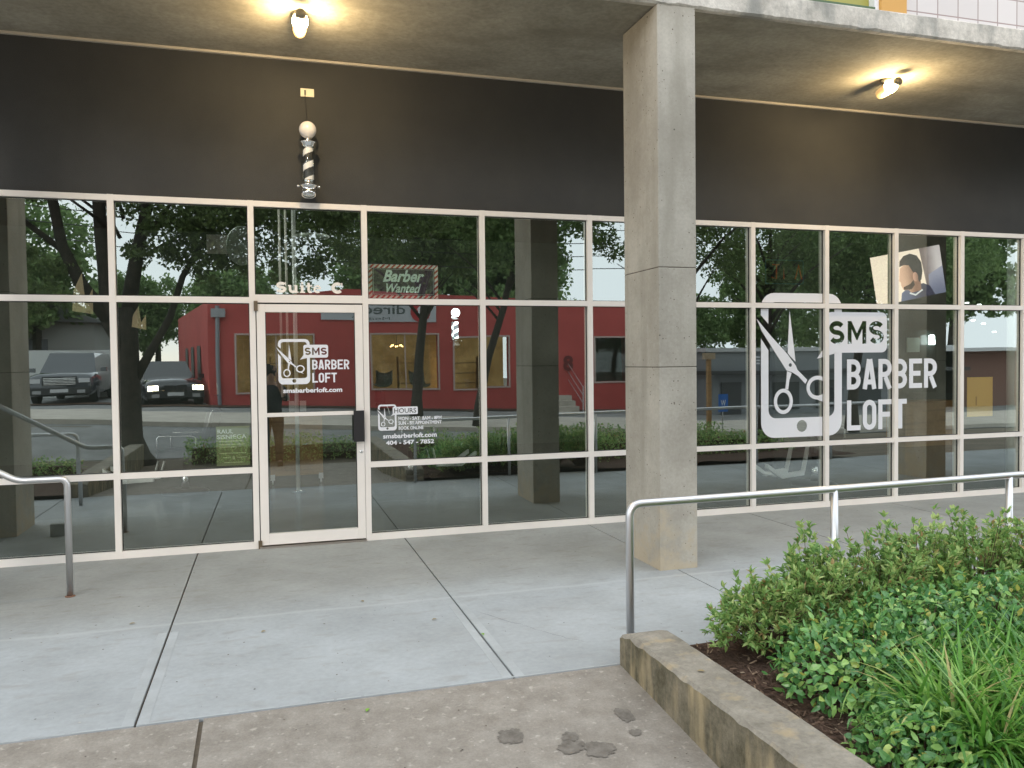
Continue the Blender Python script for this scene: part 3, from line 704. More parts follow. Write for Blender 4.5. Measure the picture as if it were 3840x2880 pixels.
# ------------------------------------------------------------------ handrails
def bend(pts, r=.07, n=6):
    out = [Vector(pts[0])]
    for i in range(1, len(pts)-1):
        a, b, c = map(Vector, pts[i-1:i+2]); d1 = (a-b).normalized(); d2 = (c-b).normalized()
        if d1.angle(d2) > 2.9: out.append(b); continue
        p1 = b+d1*r; p2 = b+d2*r
        for k in range(n+1):
            u = k/n; out.append(p1.lerp(b, u).lerp(b.lerp(p2, u), u))
    out.append(Vector(pts[-1])); return out
def handrails():
    t = thing('handrail', 'long brushed steel handrail running right behind the shrubs', 'handrail', (1.97, -3.58, 0))
    MB().tube(bend([(0, 0, .0), (0, 0, .872), (1.39, 0, .880), (5.0, 0, .915), (9.0, 0, .93)], .075), .0235, 16).build('rail', M['steel'], t, smooth=True)
    for k in range(1, 6): MB().tube([(1.39*k, 0, 0), (1.39*k, 0, .868+.0085*k)], .023, 14).build('post', M['steel'], t, smooth=True)
    t = thing('handrail', 'brushed steel handrail end standing left of the door', 'handrail', (-1.425, -1.19, 0))
    MB().tube(bend([(0, 0, .0), (0, 0, .872), (-.325, 0, .872), (-3.3, 0, 2.6)], .06), .0235, 16).build('rail', M['steel'], t, smooth=True)
    MB().tube([(-1.9, 0, .9), (-1.9, 0, 1.78)], .023, 14).build('post', M['steel'], t, smooth=True)
    MB().lathe([(.034, 0), (.036, .004), (.026, .008)], n=16).build('foot_ring', plain('rust', (.2, .1, .06), .9), t)
    t = thing('handrail', 'steel handrail beyond the left edge of the photo, seen only in the glass', 'handrail', (-2.2, -3.05, 0))
    MB().tube(bend([(0, 0, .0), (0, 0, .872), (-5, 0, .9)], .075), .0235, 14).build('rail', M['steel'], t, smooth=True)
    for k in (1, 2, 3): MB().tube([(-1.39*k, 0, 0), (-1.39*k, 0, .88)], .023, 12).build('post', M['steel'], t, smooth=True)
handrails()
def block():
    m = MB(); m.box(-2.10, -1.25, 0, -1.975, -1.18, .12)
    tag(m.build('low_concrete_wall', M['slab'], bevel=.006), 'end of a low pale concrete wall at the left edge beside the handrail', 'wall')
block()

# ------------------------------------------------------------------ planter kerbs
def planter_kerb(x0, x1, lab, stains=True, yend=-9.0):
    m = MB(); bm = m.bm; rows = []
    ys = fr(-3.70, yend, 160)
    for i, y in enumerate(ys):
        zt = .20+.004*noise.noise(Vector((y*1.5, 0, 2)))
        if i < 4: zt -= (4-i)**2*.002
        zb = gz(0, y)-.05
        e = abs(noise.noise(Vector((y*6, 3, 1))))*.020+abs(noise.noise(Vector((y*24, 7, 1))))*.012
        e2 = abs(noise.noise(Vector((y*9, 13, 1))))*.01
        q = .004 if 2 < i else .02
        rows.append([bm.verts.new(c) for c in ((x0, y, zb), (x0, y, zt-.012-e), (x0+.010+e, y, zt), (x1-.012-e2-q, y, zt), (x1, y, zt-.012-e2), (x1, y, zb))])
    for a, b in zip(rows[:-1], rows[1:]):
        for k in range(5):
            f = bm.faces.new([a[k], b[k], b[k+1], a[k+1]])
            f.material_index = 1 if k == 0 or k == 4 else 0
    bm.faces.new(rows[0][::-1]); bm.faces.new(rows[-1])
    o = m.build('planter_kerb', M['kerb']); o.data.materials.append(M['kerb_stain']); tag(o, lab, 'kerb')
planter_kerb(1.85, 2.11, 'weathered brown concrete planter kerb in the right foreground')
planter_kerb(-2.51, -2.25, 'concrete planter kerb left of the paved slope, outside the photo but in the reflection')
def mulch_z(x, y): return .055+.03*noise.noise(Vector((x*2, y*2, 0)))
sheet('mulch_bed', [2.10]+fr(2.15, 9.5, 60), fr(-9.0, -3.64, 50), M['mulch'], 0, zf=mulch_z)
sheet('mulch_bed', fr(-9.5, -2.5, 20), fr(-6.3, -3.64, 20), M['mulch'], .0, zf=mulch_z)
def chips():
    rnd = random.Random(5); m = MB(); tones = []
    for i in range(2600):
        x = rnd.uniform(2.12, 3.6); y = rnd.uniform(-5.6, -3.66); z = mulch_z(x, y)+rnd.uniform(0, .012)
        a = rnd.uniform(0, pi); l = rnd.uniform(.008, .03); w = rnd.uniform(.002, .006); t = rnd.uniform(-.4, .4)
        dx, dy = cos(a)*l, sin(a)*l; nx, ny = -sin(a)*w, cos(a)*w
        vs = [m.bm.verts.new(c) for c in ((x-dx-nx, y-dy-ny, z-t*l), (x+dx-nx, y+dy-ny, z+t*l), (x+dx+nx, y+dy+ny, z+t*l+.003), (x-dx+nx, y-dy+ny, z-t*l+.003))]
        m.bm.faces.new(vs)
    mt = leafmat('bark_chip', (.05, .028, .018), (.12, .07, .045), (.30, .22, .15), .9, 0)
    tag(m.build('bark_chips', mt, normals=False), 'brown shredded bark mulch in the planter', 'mulch', kind='stuff')
chips()

# ------------------------------------------------------------------ plants
def leaf(bm, p, d, up, l, w, fold=.25, droop=.15):
    """pointed six-sided leaf with a folded midrib"""
    d = d.normalized(); s = d.cross(up)
    if s.length < 1e-4: s = d.cross(Vector((1, 0, 0)))
    s.normalize(); n = s.cross(d).normalized()
    q = [p, p+d*l*.35+s*w*.5+n*w*fold, p+d*l*.7+s*w*.4+n*w*fold*.8-n*l*droop*.4, p+d*l-n*l*droop, p+d*l*.7-s*w*.4+n*w*fold*.8-n*l*droop*.4, p+d*l*.35-s*w*.5+n*w*fold]
    c1 = bm.verts.new(p+d*l*.35); c2 = bm.verts.new(p+d*l*.7-n*l*droop*.4)
    v = [bm.verts.new(c) for c in q]
    bm.faces.new([v[0], v[1], c1]); bm.faces.new([v[0], c1, v[5]])
    bm.faces.new([c1, v[1], v[2], c2]); bm.faces.new([c1, c2, v[4], v[5]])
    bm.faces.new([c2, v[2], v[3]]); bm.faces.new([c2, v[3], v[4]])
def rvec(rnd): return Vector((rnd.gauss(0, 1), rnd.gauss(0, 1), rnd.gauss(0, 1))).normalized()
def azalea(x, y, rx, ry, h, seed, lab, shoots=170):
    rnd = random.Random(seed); t = thing('azalea_shrub', lab, 'shrub', (x, y, .05), 0, 'azalea shrubs along the slab edge')
    lm, sm = MB(), MB()
    for i in range(shoots):
        a = rnd.uniform(0, 2*pi); u = rnd.random()**.5
        el = rnd.uniform(.1, 1)
        lump = 1+.28*noise.noise(Vector((cos(a)*1.5+seed, sin(a)*1.5, el*2)))+rnd.uniform(-.1, .14)
        tip = Vector((rx*cos(a)*cos(el*1.3)*lump, ry*sin(a)*cos(el*1.3)*lump, h*(.18+.82*sin(el*1.45))*lump*rnd.uniform(.75, 1.08)))
        if rnd.random() < .4: tip *= rnd.uniform(.6, .9)
        base = Vector((tip.x*.15, tip.y*.15, .0)); mid = base.lerp(tip, .55)+Vector((0, 0, .04))
        if i % 2 == 0: sm.tube([base, mid, tip], [.004, .003, .0015], 4)
        d = (tip-mid).normalized()
        for c in range(rnd.randint(2, 4)):       # leaf whorls back along the shoot
            pc = tip.lerp(mid, c*rnd.uniform(.18, .3)); nl = rnd.randint(5, 8) if c == 0 else rnd.randint(3, 6)
            for k in range(nl):
                dd = (d*rnd.uniform(.3, 1)+rvec(rnd)*.9+Vector((0, 0, .35))).normalized()
                leaf(lm.bm, pc+rvec(rnd)*.008, dd, Vector((0, 0, 1))+rvec(rnd)*.5, rnd.uniform(.032, .058), rnd.uniform(.014, .021), .3, rnd.uniform(0, .25))
    lm.build('foliage', M['leaf_azalea'], t, normals=False); sm.build('stems', M['stem'], t)
azs = [(2.62, -3.92, .34, .24, .37, 'azalea shrub nearest the kerb, lowest of the row'), (2.98, -3.88, .30, .26, .52, 'azalea shrub in front of the second handrail post'),
       (3.38, -3.92, .36, .30, .50, 'azalea shrub third in the row from the kerb'), (3.72, -3.88, .34, .30, .58, 'azalea shrub fourth in the row, with yellowish tips'),
       (4.15, -3.90, .36, .32, .60, 'azalea shrub fifth in the row, below the third handrail post'), (4.62, -3.95, .40, .32, .58, 'azalea shrub at the right edge of the photo')]
for i, a in enumerate(azs): azalea(*a[:5], 11+i, a[5], 235)
def gloss_shrub(x, y, rx, ry, h, seed, lab, n=1500):
    rnd = random.Random(seed); t = thing('broadleaf_shrub', lab, 'shrub', (x, y, .05), 0, 'glossy broad-leaved shrubs')
    lm, sm = MB(), MB()
    for i in range(n):
        a = rnd.uniform(0, 2*pi); el = math.asin(rnd.random())
        lump = 1+.22*noise.noise(Vector((cos(a)*cos(el)*2+seed, sin(a)*cos(el)*2, sin(el)*2)))
        rr = lump*(rnd.uniform(.8, 1.03) if rnd.random() < .75 else rnd.uniform(.4, .9))
        p = Vector((rx*cos(a)*cos(el)*rr, ry*sin(a)*cos(el)*rr, h*(.08+.92*sin(el))*rr))
        out = Vector((p.x/rx, p.y/ry, p.z/h)).normalized()
        dd = (out*.5+rvec(rnd)*.9).normalized()
        leaf(lm.bm, p, dd, out+rvec(rnd)*.45, rnd.uniform(.026, .062), rnd.uniform(.016, .032), .12, rnd.uniform(.05, .3))
        if i % 24 == 0: sm.tube([(p.x*.1, p.y*.1, 0), (p.x*.6, p.y*.6, p.z*.7), tuple(p)], [.005, .003, .0015], 4)
    lm.build('foliage', M['leaf_gloss'], t, normals=False); sm.build('stems', M['stem'], t)
gls = [(2.78, -4.52, .42, .36, .36, 'glossy broad-leaved shrub beside the bare mulch', 2100), (3.20, -4.45, .42, .36, .44, 'glossy broad-leaved shrub behind the arching grass', 2000),
       (3.72, -4.40, .46, .38, .46, 'glossy broad-leaved shrub at the right edge, behind the grass', 2000), (2.52, -5.18, .30, .28, .22, 'low glossy broad-leaved shrub at the bottom edge beside the kerb', 1000)]
for i, a in enumerate(gls): gloss_shrub(*a[:5], 31+i, a[5], a[6])
def grass():
    rnd = random.Random(77); m = MB()
    centres = [(2.60+rnd.uniform(0, 1.0), -5.55+rnd.uniform(0, .5)) for _ in range(42)]+[(2.74+rnd.uniform(0, 1.2), -5.1+rnd.uniform(0, .48)) for _ in range(46)]
    for cx, cy in centres:
        for b in range(44):
            a = rnd.uniform(0, 2*pi); L_ = rnd.uniform(.28, .56); lean = rnd.uniform(.35, 1.7); w = rnd.uniform(.005, .0105)
            p = Vector((cx+rnd.gauss(0, .03), cy+rnd.gauss(0, .03), .04)); pv = None; hd = Vector((cos(a), sin(a), 0)); sd = Vector((-sin(a), cos(a), 0))
            el = pi/2-lean*.35; n = 7
            for k in range(n+1):
                ww = w*(1-(k/n)**2.5)+.0004; q = (m.bm.verts.new(p-sd*ww), m.bm.verts.new(p+sd*ww))
                if pv: m.bm.faces.new([pv[0], pv[1], q[1], q[0]])
                pv = q; p = p+(hd*cos(el)+Vector((0, 0, 1))*sin(el))*L_/n; el -= lean*.34*rnd.uniform(.7, 1.3)
    tag(m.build('ornamental_grass', M['blade'], normals=False), 'long arching green grass blades in the planter corner', 'grass', kind='stuff')
grass()
def litter():
    spots = [(-.07, -2.5, 0, 'M', 'pale yellowish leaf on the slab right of the long joint'), (1.25, -3.0, 1, 'M', 'small yellow-green leaf beside the slanting joint'),
             (.43, -3.86, 1, 'M', 'bright green leaf scrap on the brown paving near the slab edge'), (.05, -4.45, 1, 'M', 'tiny yellow-green leaf on the brown paving'),
             (.62, -2.05, 0, 'M', 'brown twig leaf on the slab in front of the door'), (-.9, -2.05, 0, 'M', 'small dark leaf on the slab by the left post'),
             (1.0, -2.6, 0, 'M', 'dry leaf scrap on the middle of the slab'), (1.9, -4.4, 0, 'K', 'dry leaf lying on top of the planter kerb')]
    rnd = random.Random(3)
    for x, y, g, s, lab in spots:
        m = MB(); z = .203 if s == 'K' else gz(x, y)+.006
        if s == 'K': x = 1.98
        a = rnd.uniform(0, pi); leaf(m.bm, Vector((x, y, z)), Vector((cos(a), sin(a), .05)), Vector((0, 0, 1)), .04, .02, .2, .05)
        o = m.build('fallen_leaf', M['green_leaf'] if g else M['dry_leaf'], normals=False); tag(o, lab, 'leaf', 'leaves dropped on the paving')
litter()
# debris specks on the slab
def specks():
    rnd = random.Random(9); m = MB()
    for i in range(420):
        x = rnd.uniform(-2.4, 6.5); y = rnd.uniform(-3.6, -.1); r = rnd.uniform(.002, .007); z = .0045
        if 2.9 < x < 3.4 and -2 < y < -1.2: continue
        m.face([(x+r*cos(a+i)*rnd.uniform(.6, 1.4), y+r*sin(a+i)*rnd.uniform(.6, 1.4), z) for a in (0, 1.2, 2.5, 3.7, 5)])
    for i in range(260):
        x = rnd.uniform(-2.2, 1.84); y = rnd.uniform(-6, -3.75); r = rnd.uniform(.002, .006)
        m.face([(x+r*cos(a+i), y+r*sin(a+i), gz(x, y)+.004) for a in (0, 1.2, 2.5, 3.7, 5)])
    tag(m.build('grit', leafmat('grit', (.05, .04, .03), (.16, .13, .1), (.5, .48, .44), .9, 0), normals=False), 'scattered grit and specks on the paving', 'grit', kind='stuff')
specks()
# ------------------------------------------------------------------ things inside the window
def window_sign():
    t = thing('barber_wanted_sign', 'candy-striped sign with script lettering leaning in the window right of the door', 'sign', (1.276, .03, 2.306))
    w, h = .675, .333
    MB().box(-w/2, 0, 0, w/2, .008, h).build('board', plain('sign_cream', (.85, .88, .80), .5), t)
    m = MB(); n = 22; y = -.0015
    def quad(a): m.face([(p[0], y, p[1]) for p in a])
    st = w/13/1.0; bw = .036
    k = -w/2
    i = 0
    while k < w/2-.02:
        a, b = k, min(k+st*.5, w/2-bw)
        quad([(a, .001), (b, .001), (min(b+bw, w/2), bw), (min(a+bw, w/2), bw)])
        quad([(a, h-bw), (b, h-bw), (min(b+bw, w/2), h-.001), (min(a+bw, w/2), h-.001)]); k += st
    z = bw
    while z < h-bw-.03:
        for x0 in (-w/2+.001, w/2-bw): quad([(x0, z), (x0+bw-.001, z+bw*.8), (x0+bw-.001, z+bw*.8+st*.45), (x0, z+st*.45)])
        z += st
    m.build('red_stripes', plain('sign_red', (.55, .09, .08), .5), t)
    MB().box(-w/2+bw, -.004, bw, w/2-bw, -.0018, h-bw).build('dark_panel', plain('sign_dark', (.09, .065, .09), .5), t)
    m = MB(); a, b, c, d, q = -w/2+bw+.008, w/2-bw-.008, bw+.008, h-bw-.008, .0035
    for r in ((a, c, b, c+q), (a, d-q, b, d), (a, c+q, a+q, d-q), (b-q, c+q, b, d-q)): m.box(r[0], -.006, r[1], r[2], -.0042, r[3])
    m.build('inner_line', plain('sign_line', (.6, .65, .58), .5), t)
    ink = plain('sign_ink', (.75, .92, .84), .5)
    text_mesh('lettering', 'Barber', 0, .165, .40, .115, -.0065, ink, t, .03, .35)
    text_mesh('lettering', 'Wanted', 0, .062, .34, .088, -.0065, ink, t, .025, .35)
window_sign()
def poster():
    x0, x1 = None, None
    t = thing('green_poster', 'translucent olive poster with white capital lettering in the window left of the door', 'poster', (-.315, .02, .86))
    MB().box(-.145, 0, -.09, .145, .003, .27).build('sheet', plain('poster_green', (.27, .30, .14), .5), t)
    pale = plain('poster_pale', (.9, .95, .85), .5); mid = plain('poster_mid', (.58, .61, .36), .5)
    text_mesh('lettering', 'RAUL', -.065, .205, .135, .038, -.001, pale, t, .012)
    text_mesh('lettering', 'SISNIEGA', -.01, .155, .255, .038, -.001, pale, t, .012)
    m = MB()
    for z, a, b in ((.13, -.12, .08), (.10, -.12, .10), (.075, -.12, .03), (.02, -.12, .11), (-.02, -.09, -.02), (-.02, .03, .12), (-.065, -.08, .09)): m.face([(a, -.001, z), (b, -.001, z), (b, -.001, z+.009), (a, -.001, z+.009)])
    m.face([(-.008, -.0012, -.035), (.012, -.0012, -.035), (.012, -.0012, -.005), (-.008, -.0012, -.005)])
    m.build('small_print', mid, t)
poster()
def portrait():
    """a plain, generic portrait print: head seen from behind, no real person"""
    t = thing('portrait_print', 'tilted glowing screen showing the side of a dark-haired head in the upper window', 'screen', (7.31, .42, 2.34)); t.rotation_euler = (0, radians(-10.5), 0)
    MB().box(-.16, 0, .0, .89, .012, .60).build('print', plain('print_wall', (.62, .50, .40), .5, emit=(.9, .75, .6), es=.9), t)
    def ell(cx, cz, rx, rz, a0=0, a1=360, n=28): return [(p[0], -.002, p[1]) for p in arc(cx, cz, rx, rz, a0, a1, n)]
    def soft(nm, c1, c2, es, axis=0, a=0, b=1):
        mt, nt, bs = newmat(nm); N = nt.nodes.new; L = nt.links.new
        tc = N('ShaderNodeTexCoord'); sp = N('ShaderNodeSeparateXYZ'); L(tc.outputs['Object'], sp.inputs[0])
        ns = N('ShaderNodeTexNoise'); ns.inputs['Scale'].default_value = 7; ns.inputs['Detail'].default_value = 3; L(tc.outputs['Object'], ns.inputs[0])
        ad = N('ShaderNodeMath'); ad.operation = 'MULTIPLY_ADD'; ad.inputs[1].default_value = .3*(b-a); L(ns.outputs[0], ad.inputs[0]); L(sp.outputs[axis], ad.inputs[2])
        mr = N('ShaderNodeMapRange'); mr.interpolation_type = 'SMOOTHSTEP'; mr.inputs['From Min'].default_value = a+.15*(b-a); mr.inputs['From Max'].default_value = b+.15*(b-a); L(ad.outputs[0], mr.inputs['Value'])
        mx = N('ShaderNodeMixRGB'); mx.inputs[1].default_value = (*c1, 1); mx.inputs[2].default_value = (*c2, 1); L(mr.outputs[0], mx.inputs[0])
        L(mx.outputs[0], bs.inputs['Base Color']); L(mx.outputs[0], bs.inputs['Emission Color']); bs.inputs['Emission Strength'].default_value = es
        return mt
    grads = {'dark_backdrop': ((.16, .12, .12), (.55, .50, .50), 0, .60, .86), 'blue_backdrop': ((.12, .13, .20), (.30, .30, .38), 2, .0, .34), 'face_skin': ((.62, .38, .26), (.22, .11, .07), 0, .24, .46),
             'shirt': ((.10, .12, .20), (.02, .02, .05), 0, .2, .6), 'ear': ((.5, .28, .2), (.25, .13, .09), 0, .42, .5), 'beard': ((.25, .13, .09), (.08, .04, .03), 0, .25, .42), 'dark_hair': ((.14, .10, .09), (.03, .03, .045), 0, .24, .40)}
    def pl(nm, pts, col, y, es=.9):
        if nm in grads:
            g = grads[nm]; MB().face([(p[0], y, p[2] if len(p) > 2 else p[1]) for p in pts]).build(nm, soft(nm, g[0], g[1], es, g[2], g[3], g[4]), t); return
        MB().face([(p[0], y, p[2] if len(p) > 2 else p[1]) for p in pts]).build(nm, plain(nm, col, .5, emit=col, es=es), t)
    pl('dark_backdrop', [(.57, 0, .60), (.89, 0, .60), (.89, 0, 0.0), (.62, 0, 0.0)], (.20, .18, .20), -.001)
    pl('blue_backdrop', [(.66, 0, .26), (.89, 0, .34), (.89, 0, 0.0), (.64, 0, 0.0)], (.13, .14, .21), -.0015)
    pl('shirt', [(.19, 0, .0), (.22, 0, .10), (.30, 0, .14), (.56, 0, .17), (.66, 0, .12), (.72, 0, .0)], (.03, .03, .06), -.002)
    pl('face_skin', [(.24, 0, .40), (.215, 0, .30), (.205, 0, .25), (.225, 0, .235), (.225, 0, .19), (.25, 0, .135), (.33, 0, .12), (.36, 0, .08), (.52, 0, .09), (.53, 0, .25), (.50, 0, .42), (.38, 0, .48)], (.36, .20, .14), -.003)
    pl('collar', [(.34, 0, .09), (.42, 0, .055), (.53, 0, .10), (.54, 0, .085), (.42, 0, .035), (.33, 0, .075)], (.6, .6, .6), -.0035)
    pl('dark_hair', [(.235, 0, .42), (.25, 0, .49), (.32, 0, .545), (.42, 0, .56), (.52, 0, .52), (.575, 0, .43), (.575, 0, .32), (.54, 0, .22), (.50, 0, .19), (.48, 0, .28), (.42, 0, .34), (.38, 0, .42), (.31, 0, .435)], (.035, .03, .035), -.004, .1)
    pl('ear', [(p[0], 0, p[1]) for p in arc(.455, .265, .04, .06, 0, 340, 14)], (.42, .22, .15), -.005)
    pl('beard', [(.25, 0, .135), (.26, 0, .17), (.36, 0, .19), (.42, 0, .23), (.43, 0, .17), (.37, 0, .12)], (.12, .06, .05), -.0038, .1)
portrait()
t = thing('yellow_notice', 'plain ochre yellow paper sheet taped inside the far right window', 'notice', (8.5, .20, .94))
MB().box(-.2, 0, 0, .2, .004, .49).build('paper', plain('ochre_paper', (.85, .56, .14), .6), t)
MB().box(-.07, -.002, .14, -.05, -.0005, .25).build('scuff', plain('paper_scuff', (.45, .29, .07), .6), t)
def barber_chair(x, y, rz, lab):
    t = thing('barber_chair', lab, 'barber chair', (x, y, 0), rz, 'barber chairs inside the shop')
    MB().lathe([(.30, 0), (.30, .02), (.26, .045), (.08, .06)], n=32).build('base', M['leather'], t, smooth=True)
    MB().lathe([(.05, .05), (.05, .3), (.035, .3), (.035, .44)], n=20).build('pedestal', M['chrome'], t, smooth=True)
    MB().box(-.25, -.27, .46, .25, .25, .58).build('seat', M['leather'], t, bevel=.035)
    b = MB(); b.box(-.23, -.05, 0, .23, .05, .52); b.xform(Matrix.Translation((0, .27, .58)) @ Matrix.Rotation(radians(-14), 4, 'X')); b.build('backrest', M['leather'], t, bevel=.035)
    c = MB(); c.tube(bend([(-.25, .27, .6), (-.25, .42, 1.12), (.25, .42, 1.12), (.25, .27, .6)], .08), .011, 8); c.build('back_frame', M['chrome'], t, smooth=True)
    b = MB(); b.box(-.13, .40, 1.13, .13, .47, 1.29); b.build('headrest', M['leather'], t, bevel=.02)
    for s in (-1, 1):
        a = MB(); a.tube(bend([(s*.3, .22, .5), (s*.3, .22, .78), (s*.3, -.26, .78), (s*.3, -.26, .5)], .06), .015, 8); a.build('arm_frame', M['chrome'], t, smooth=True)
        MB().box(s*.3-.035, -.22, .785, s*.3+.035, .2, .82).build('armrest', M['leather'], t, bevel=.012)
    f = MB(); q = [(-.27, .50), (-.36, .18), (-.74, .16), (-.98, .31)]
    for (a, b), (c, d) in zip(q[:-1], q[1:]):
        for s0, s1 in ((-.17, -.11), (.11, .17)):
            vs = [f.bm.verts.new(p) for p in ((s0, a, b), (s1, a, b), (s1, c, d), (s0, c, d), (s0, a, b+.055), (s1, a, b+.055), (s1, c, d+.055), (s0, c, d+.055))]
            for k in ((0, 1, 2, 3), (4, 5, 6, 7), (0, 1, 5, 4), (2, 3, 7, 6), (1, 2, 6, 5), (0, 3, 7, 4)): f.bm.faces.new([vs[i] for i in k])
    f.box(-.17, -.74, .17, .17, -.5, .185); f.build('footrest', plain('satin_steel', (.92, .92, .9), .4, .3), t)
barber_chair(-1.07, 3.7, radians(-100), 'black and chrome barber chair seen through the pane left of the door')
barber_chair(1.95, 3.85, radians(100), 'black and chrome barber chair seen through the pane right of the door')
barber_chair(6.94, 1.35, radians(-80), 'black and chrome barber chair behind the large window logo')
def cabinet():
    t = thing('wooden_cabinet', 'low wooden cabinet on white castors behind the glass door', 'cabinet', (.37, 4.2, 0))
    MB().box(-.36, -.2, .12, .36, .2, .95).build('body', M['wood'], t, bevel=.006)
    for s in (-1, 1):
        c = MB(); c.box(s*.33-.03, -.22, .06, s*.33+.03, -.15, .14); c.tube([(s*.33-.012, -.19, .03), (s*.33+.012, -.19, .03)], .03, 14); c.build('castor', M['white'], t)
    MB().box(.08, -.225, .55, .14, -.2, .565).build('pull', M['chrome'], t)
cabinet()
def poles():
    t = thing('chrome_pole', 'tall thin chrome pole standing on the shop floor behind the door', 'pole', (.36, 3.28, 0))
    MB().lathe([(.09, 0), (.09, .012), (.03, .02)], n=24).build('base', M['chrome'], t, smooth=True)
    MB().tube([(0, 0, .015), (0, 0, 4.1)], .027, 14).build('shaft', plain('pale_shaft', (.85, .85, .82), .3, .1), t, smooth=True)
    for s, z in ((-.10, 1.2), (-.18, 1.25)): MB().tube([(s, .1, z), (s, .1, 4.1)], .016, 10).build('rod', plain('pale_rod', (.8, .74, .68), .4), t, smooth=True)
    for s in (-.06, .08): MB().box(s-.04, -.02, 1.06, s+.04, .03, 1.2).build('clip', plain('pale_clip', (.6, .6, .56), .5), t)
poles()
def inside_extras():
    # round mirror and square panel glimpsed left of the door
    t = thing('round_mirror', 'round pale mirror hanging inside, in the pane above left of the door', 'mirror', (-.272, 2.6, 3.13))
    MB().lathe([(.17, 0), (.18, .01), (.17, .02)], n=40).xform(Matrix.Rotation(radians(90), 4, 'X') @ Matrix.Diagonal((1, 1.33, 1, 1))).build('disc', plain('mirror_grey', (.5, .56, .5), .5), t)
    t = thing('ceiling_panel_light', 'square pale ceiling panel inside, beside the round mirror', 'panel', (-.53, 2.7, 3.15))
    MB().box(-.15, 0, -.11, .15, .03, .12).build('panel', plain('panel_grey', (.62, .58, .54), .5), t)
    t = thing('round_ceiling_lamp', 'flat round ceiling lamp over the door inside the shop', 'lamp', (.61, 3.6, 3.40))
    MB().lathe([(.22, 0), (.24, .02), (.22, .04)], n=36).build('disc', plain('lamp_grey', (.75, .8, .72), .5), t, smooth=True)
    for i, (x, z) in enumerate(((8.65, 2.33), (8.85, 2.31), (8.75, 2.12), (8.92, 2.08), (9.1, 1.98))):
        t = MB(); t.lathe([(.03, 0), (.034, .01), (.03, .02)], n=14); t.xform(Matrix.Translation((x*1.34, 3.4, 1.7+(z-1.7)*1.43)))
        o = t.build('downlight', plain('downlight_glow', (1, 1, 1), .5, emit=(.9, 1, .95), es=4)); tag(o, ['small bright downlight highest of the five in the far right pane', 'downlight just below the highest in the far right pane', 'middle downlight in the far right pane', 'fourth downlight in the far right pane', 'lowest downlight in the far right pane'][i], 'downlight', 'small ceiling downlights')
    # tan paper pennants hanging left, behind the first panes
    for (px, pz, w, h, lab) in ((-1.68, 2.22, .18, .36, 'tan paper pennant hanging inside the left-most upper pane'), (-1.19, 2.07, .13, .2, 'smaller tan paper pennant hanging inside, behind the tree trunk reflection')):
        t = thing('paper_pennant', lab, 'pennant', (px, .8, pz), 0, 'tan pennants hanging inside')
        MB().prism([(-w/2, 0), (w/2, -.03), (w/2, h*.6), (w*.15, h*.2), (0, h), (-w*.4, h*.55)], 0, .006).build('paper', plain('tan_paper', (.75, .58, .36), .7), t)
    # neon style sign
    t = thing('neon_sign', 'unlit orange letters in a blue tube frame hanging behind the upper window', 'sign', (6.38, 1.2, 2.80))
    nb = plain('neon_blue', (.05, .16, .2), .3); no = plain('neon_orange', (.45, .1, .04), .3, emit=(.6, .12, .04), es=.05)
    MB().tube(bend([(-.28, 0, -.15), (-.28, 0, .15), (.28, 0, .15), (.28, 0, -.15), (-.28, 0, -.15)], .03), .008, 6).build('frame_tube', nb, t)
    for i, ch in enumerate((0, 1, 2)):
        x = -.18+.17*i
        p = [[(x, 0, .09), (x+.1, 0, .09), (x+.06, 0, .09), (x+.06, 0, -.09), (x-.01, 0, -.07)], [(x, 0, -.09), (x, 0, .09), (x+.09, 0, -.09), (x+.09, 0, .09)], [(x, 0, -.09), (x+.05, 0, .09), (x+.1, 0, -.09)]][ch]
        MB().tube(p, .009, 6).build('letter_tube', no, t)
    # pale column and white counter at far right
    t = thing('interior_post', 'pale round post inside the shop at the right edge', 'post', (9.6, .75, 0))
    MB().tube([(0, 0, 0), (0, 0, 4.1)], .05, 20).build('shaft', plain('pale_post', (.7, .76, .68), .5), t, smooth=True)
    t = thing('workstation', 'dark wood barber station against the inner wall behind the large logo', 'cabinet', (12.0, 4.85, 0))
    MB().box(-.6, -.25, 0, .6, .25, .85).build('body', M['wood'], t, bevel=.006)
    MB().box(-.55, .2, 1.0, .55, .24, 2.2).build('mirror', plain('dark_mirror', (.06, .07, .065), .15), t)
    MB().box(-.17, .17, 1.78, .12, .195, 2.06).build('notice', plain('notice_grey', (.6, .7, .6), .6), t)
    l = MB().lathe([(.05, 0), (.06, .02), (.05, .18), (.03, .19)], n=16); l.xform(Matrix.Translation((.34, .1, 1.92))); l.build('lamp_bulb', plain('cool_glow', (1, 1, 1), .5, emit=(.85, 1, 1), es=7), t, smooth=True)
inside_extras()
def added_room_lights():  # fill lights and housings added to brighten chairs, signs and cabinet
    for (x, y, z, e, lab) in ((-.9, 2.9, 3.95, 26, 'added fill light inside, over the barber chair left of the door'), (2.3, 3.0, 3.95, 26, 'added fill light inside, over the barber chair right of the door'), (7.6, 2.2, 3.95, 22, 'added fill light inside, behind the large window logo')):
        t = thing('added_fill_light', lab, 'lamp', (x, y, z), 0, 'added fill lights inside the shop')
        MB().lathe([(.12, 0), (.13, .02), (.13, .1)], n=24).build('added_housing', plain('added_housing', (.5, .5, .48), .5), t)
        ld = bpy.data.lights.new('added_fill_source', 'POINT'); ld.energy = e; ld.color = (.93, 1, .95); ld.shadow_soft_size = .12
        lo = bpy.data.objects.new('added_fill_source', ld); COL.objects.link(lo); lo.parent = t; lo.location = (0, 0, -.15)
added_room_lights()

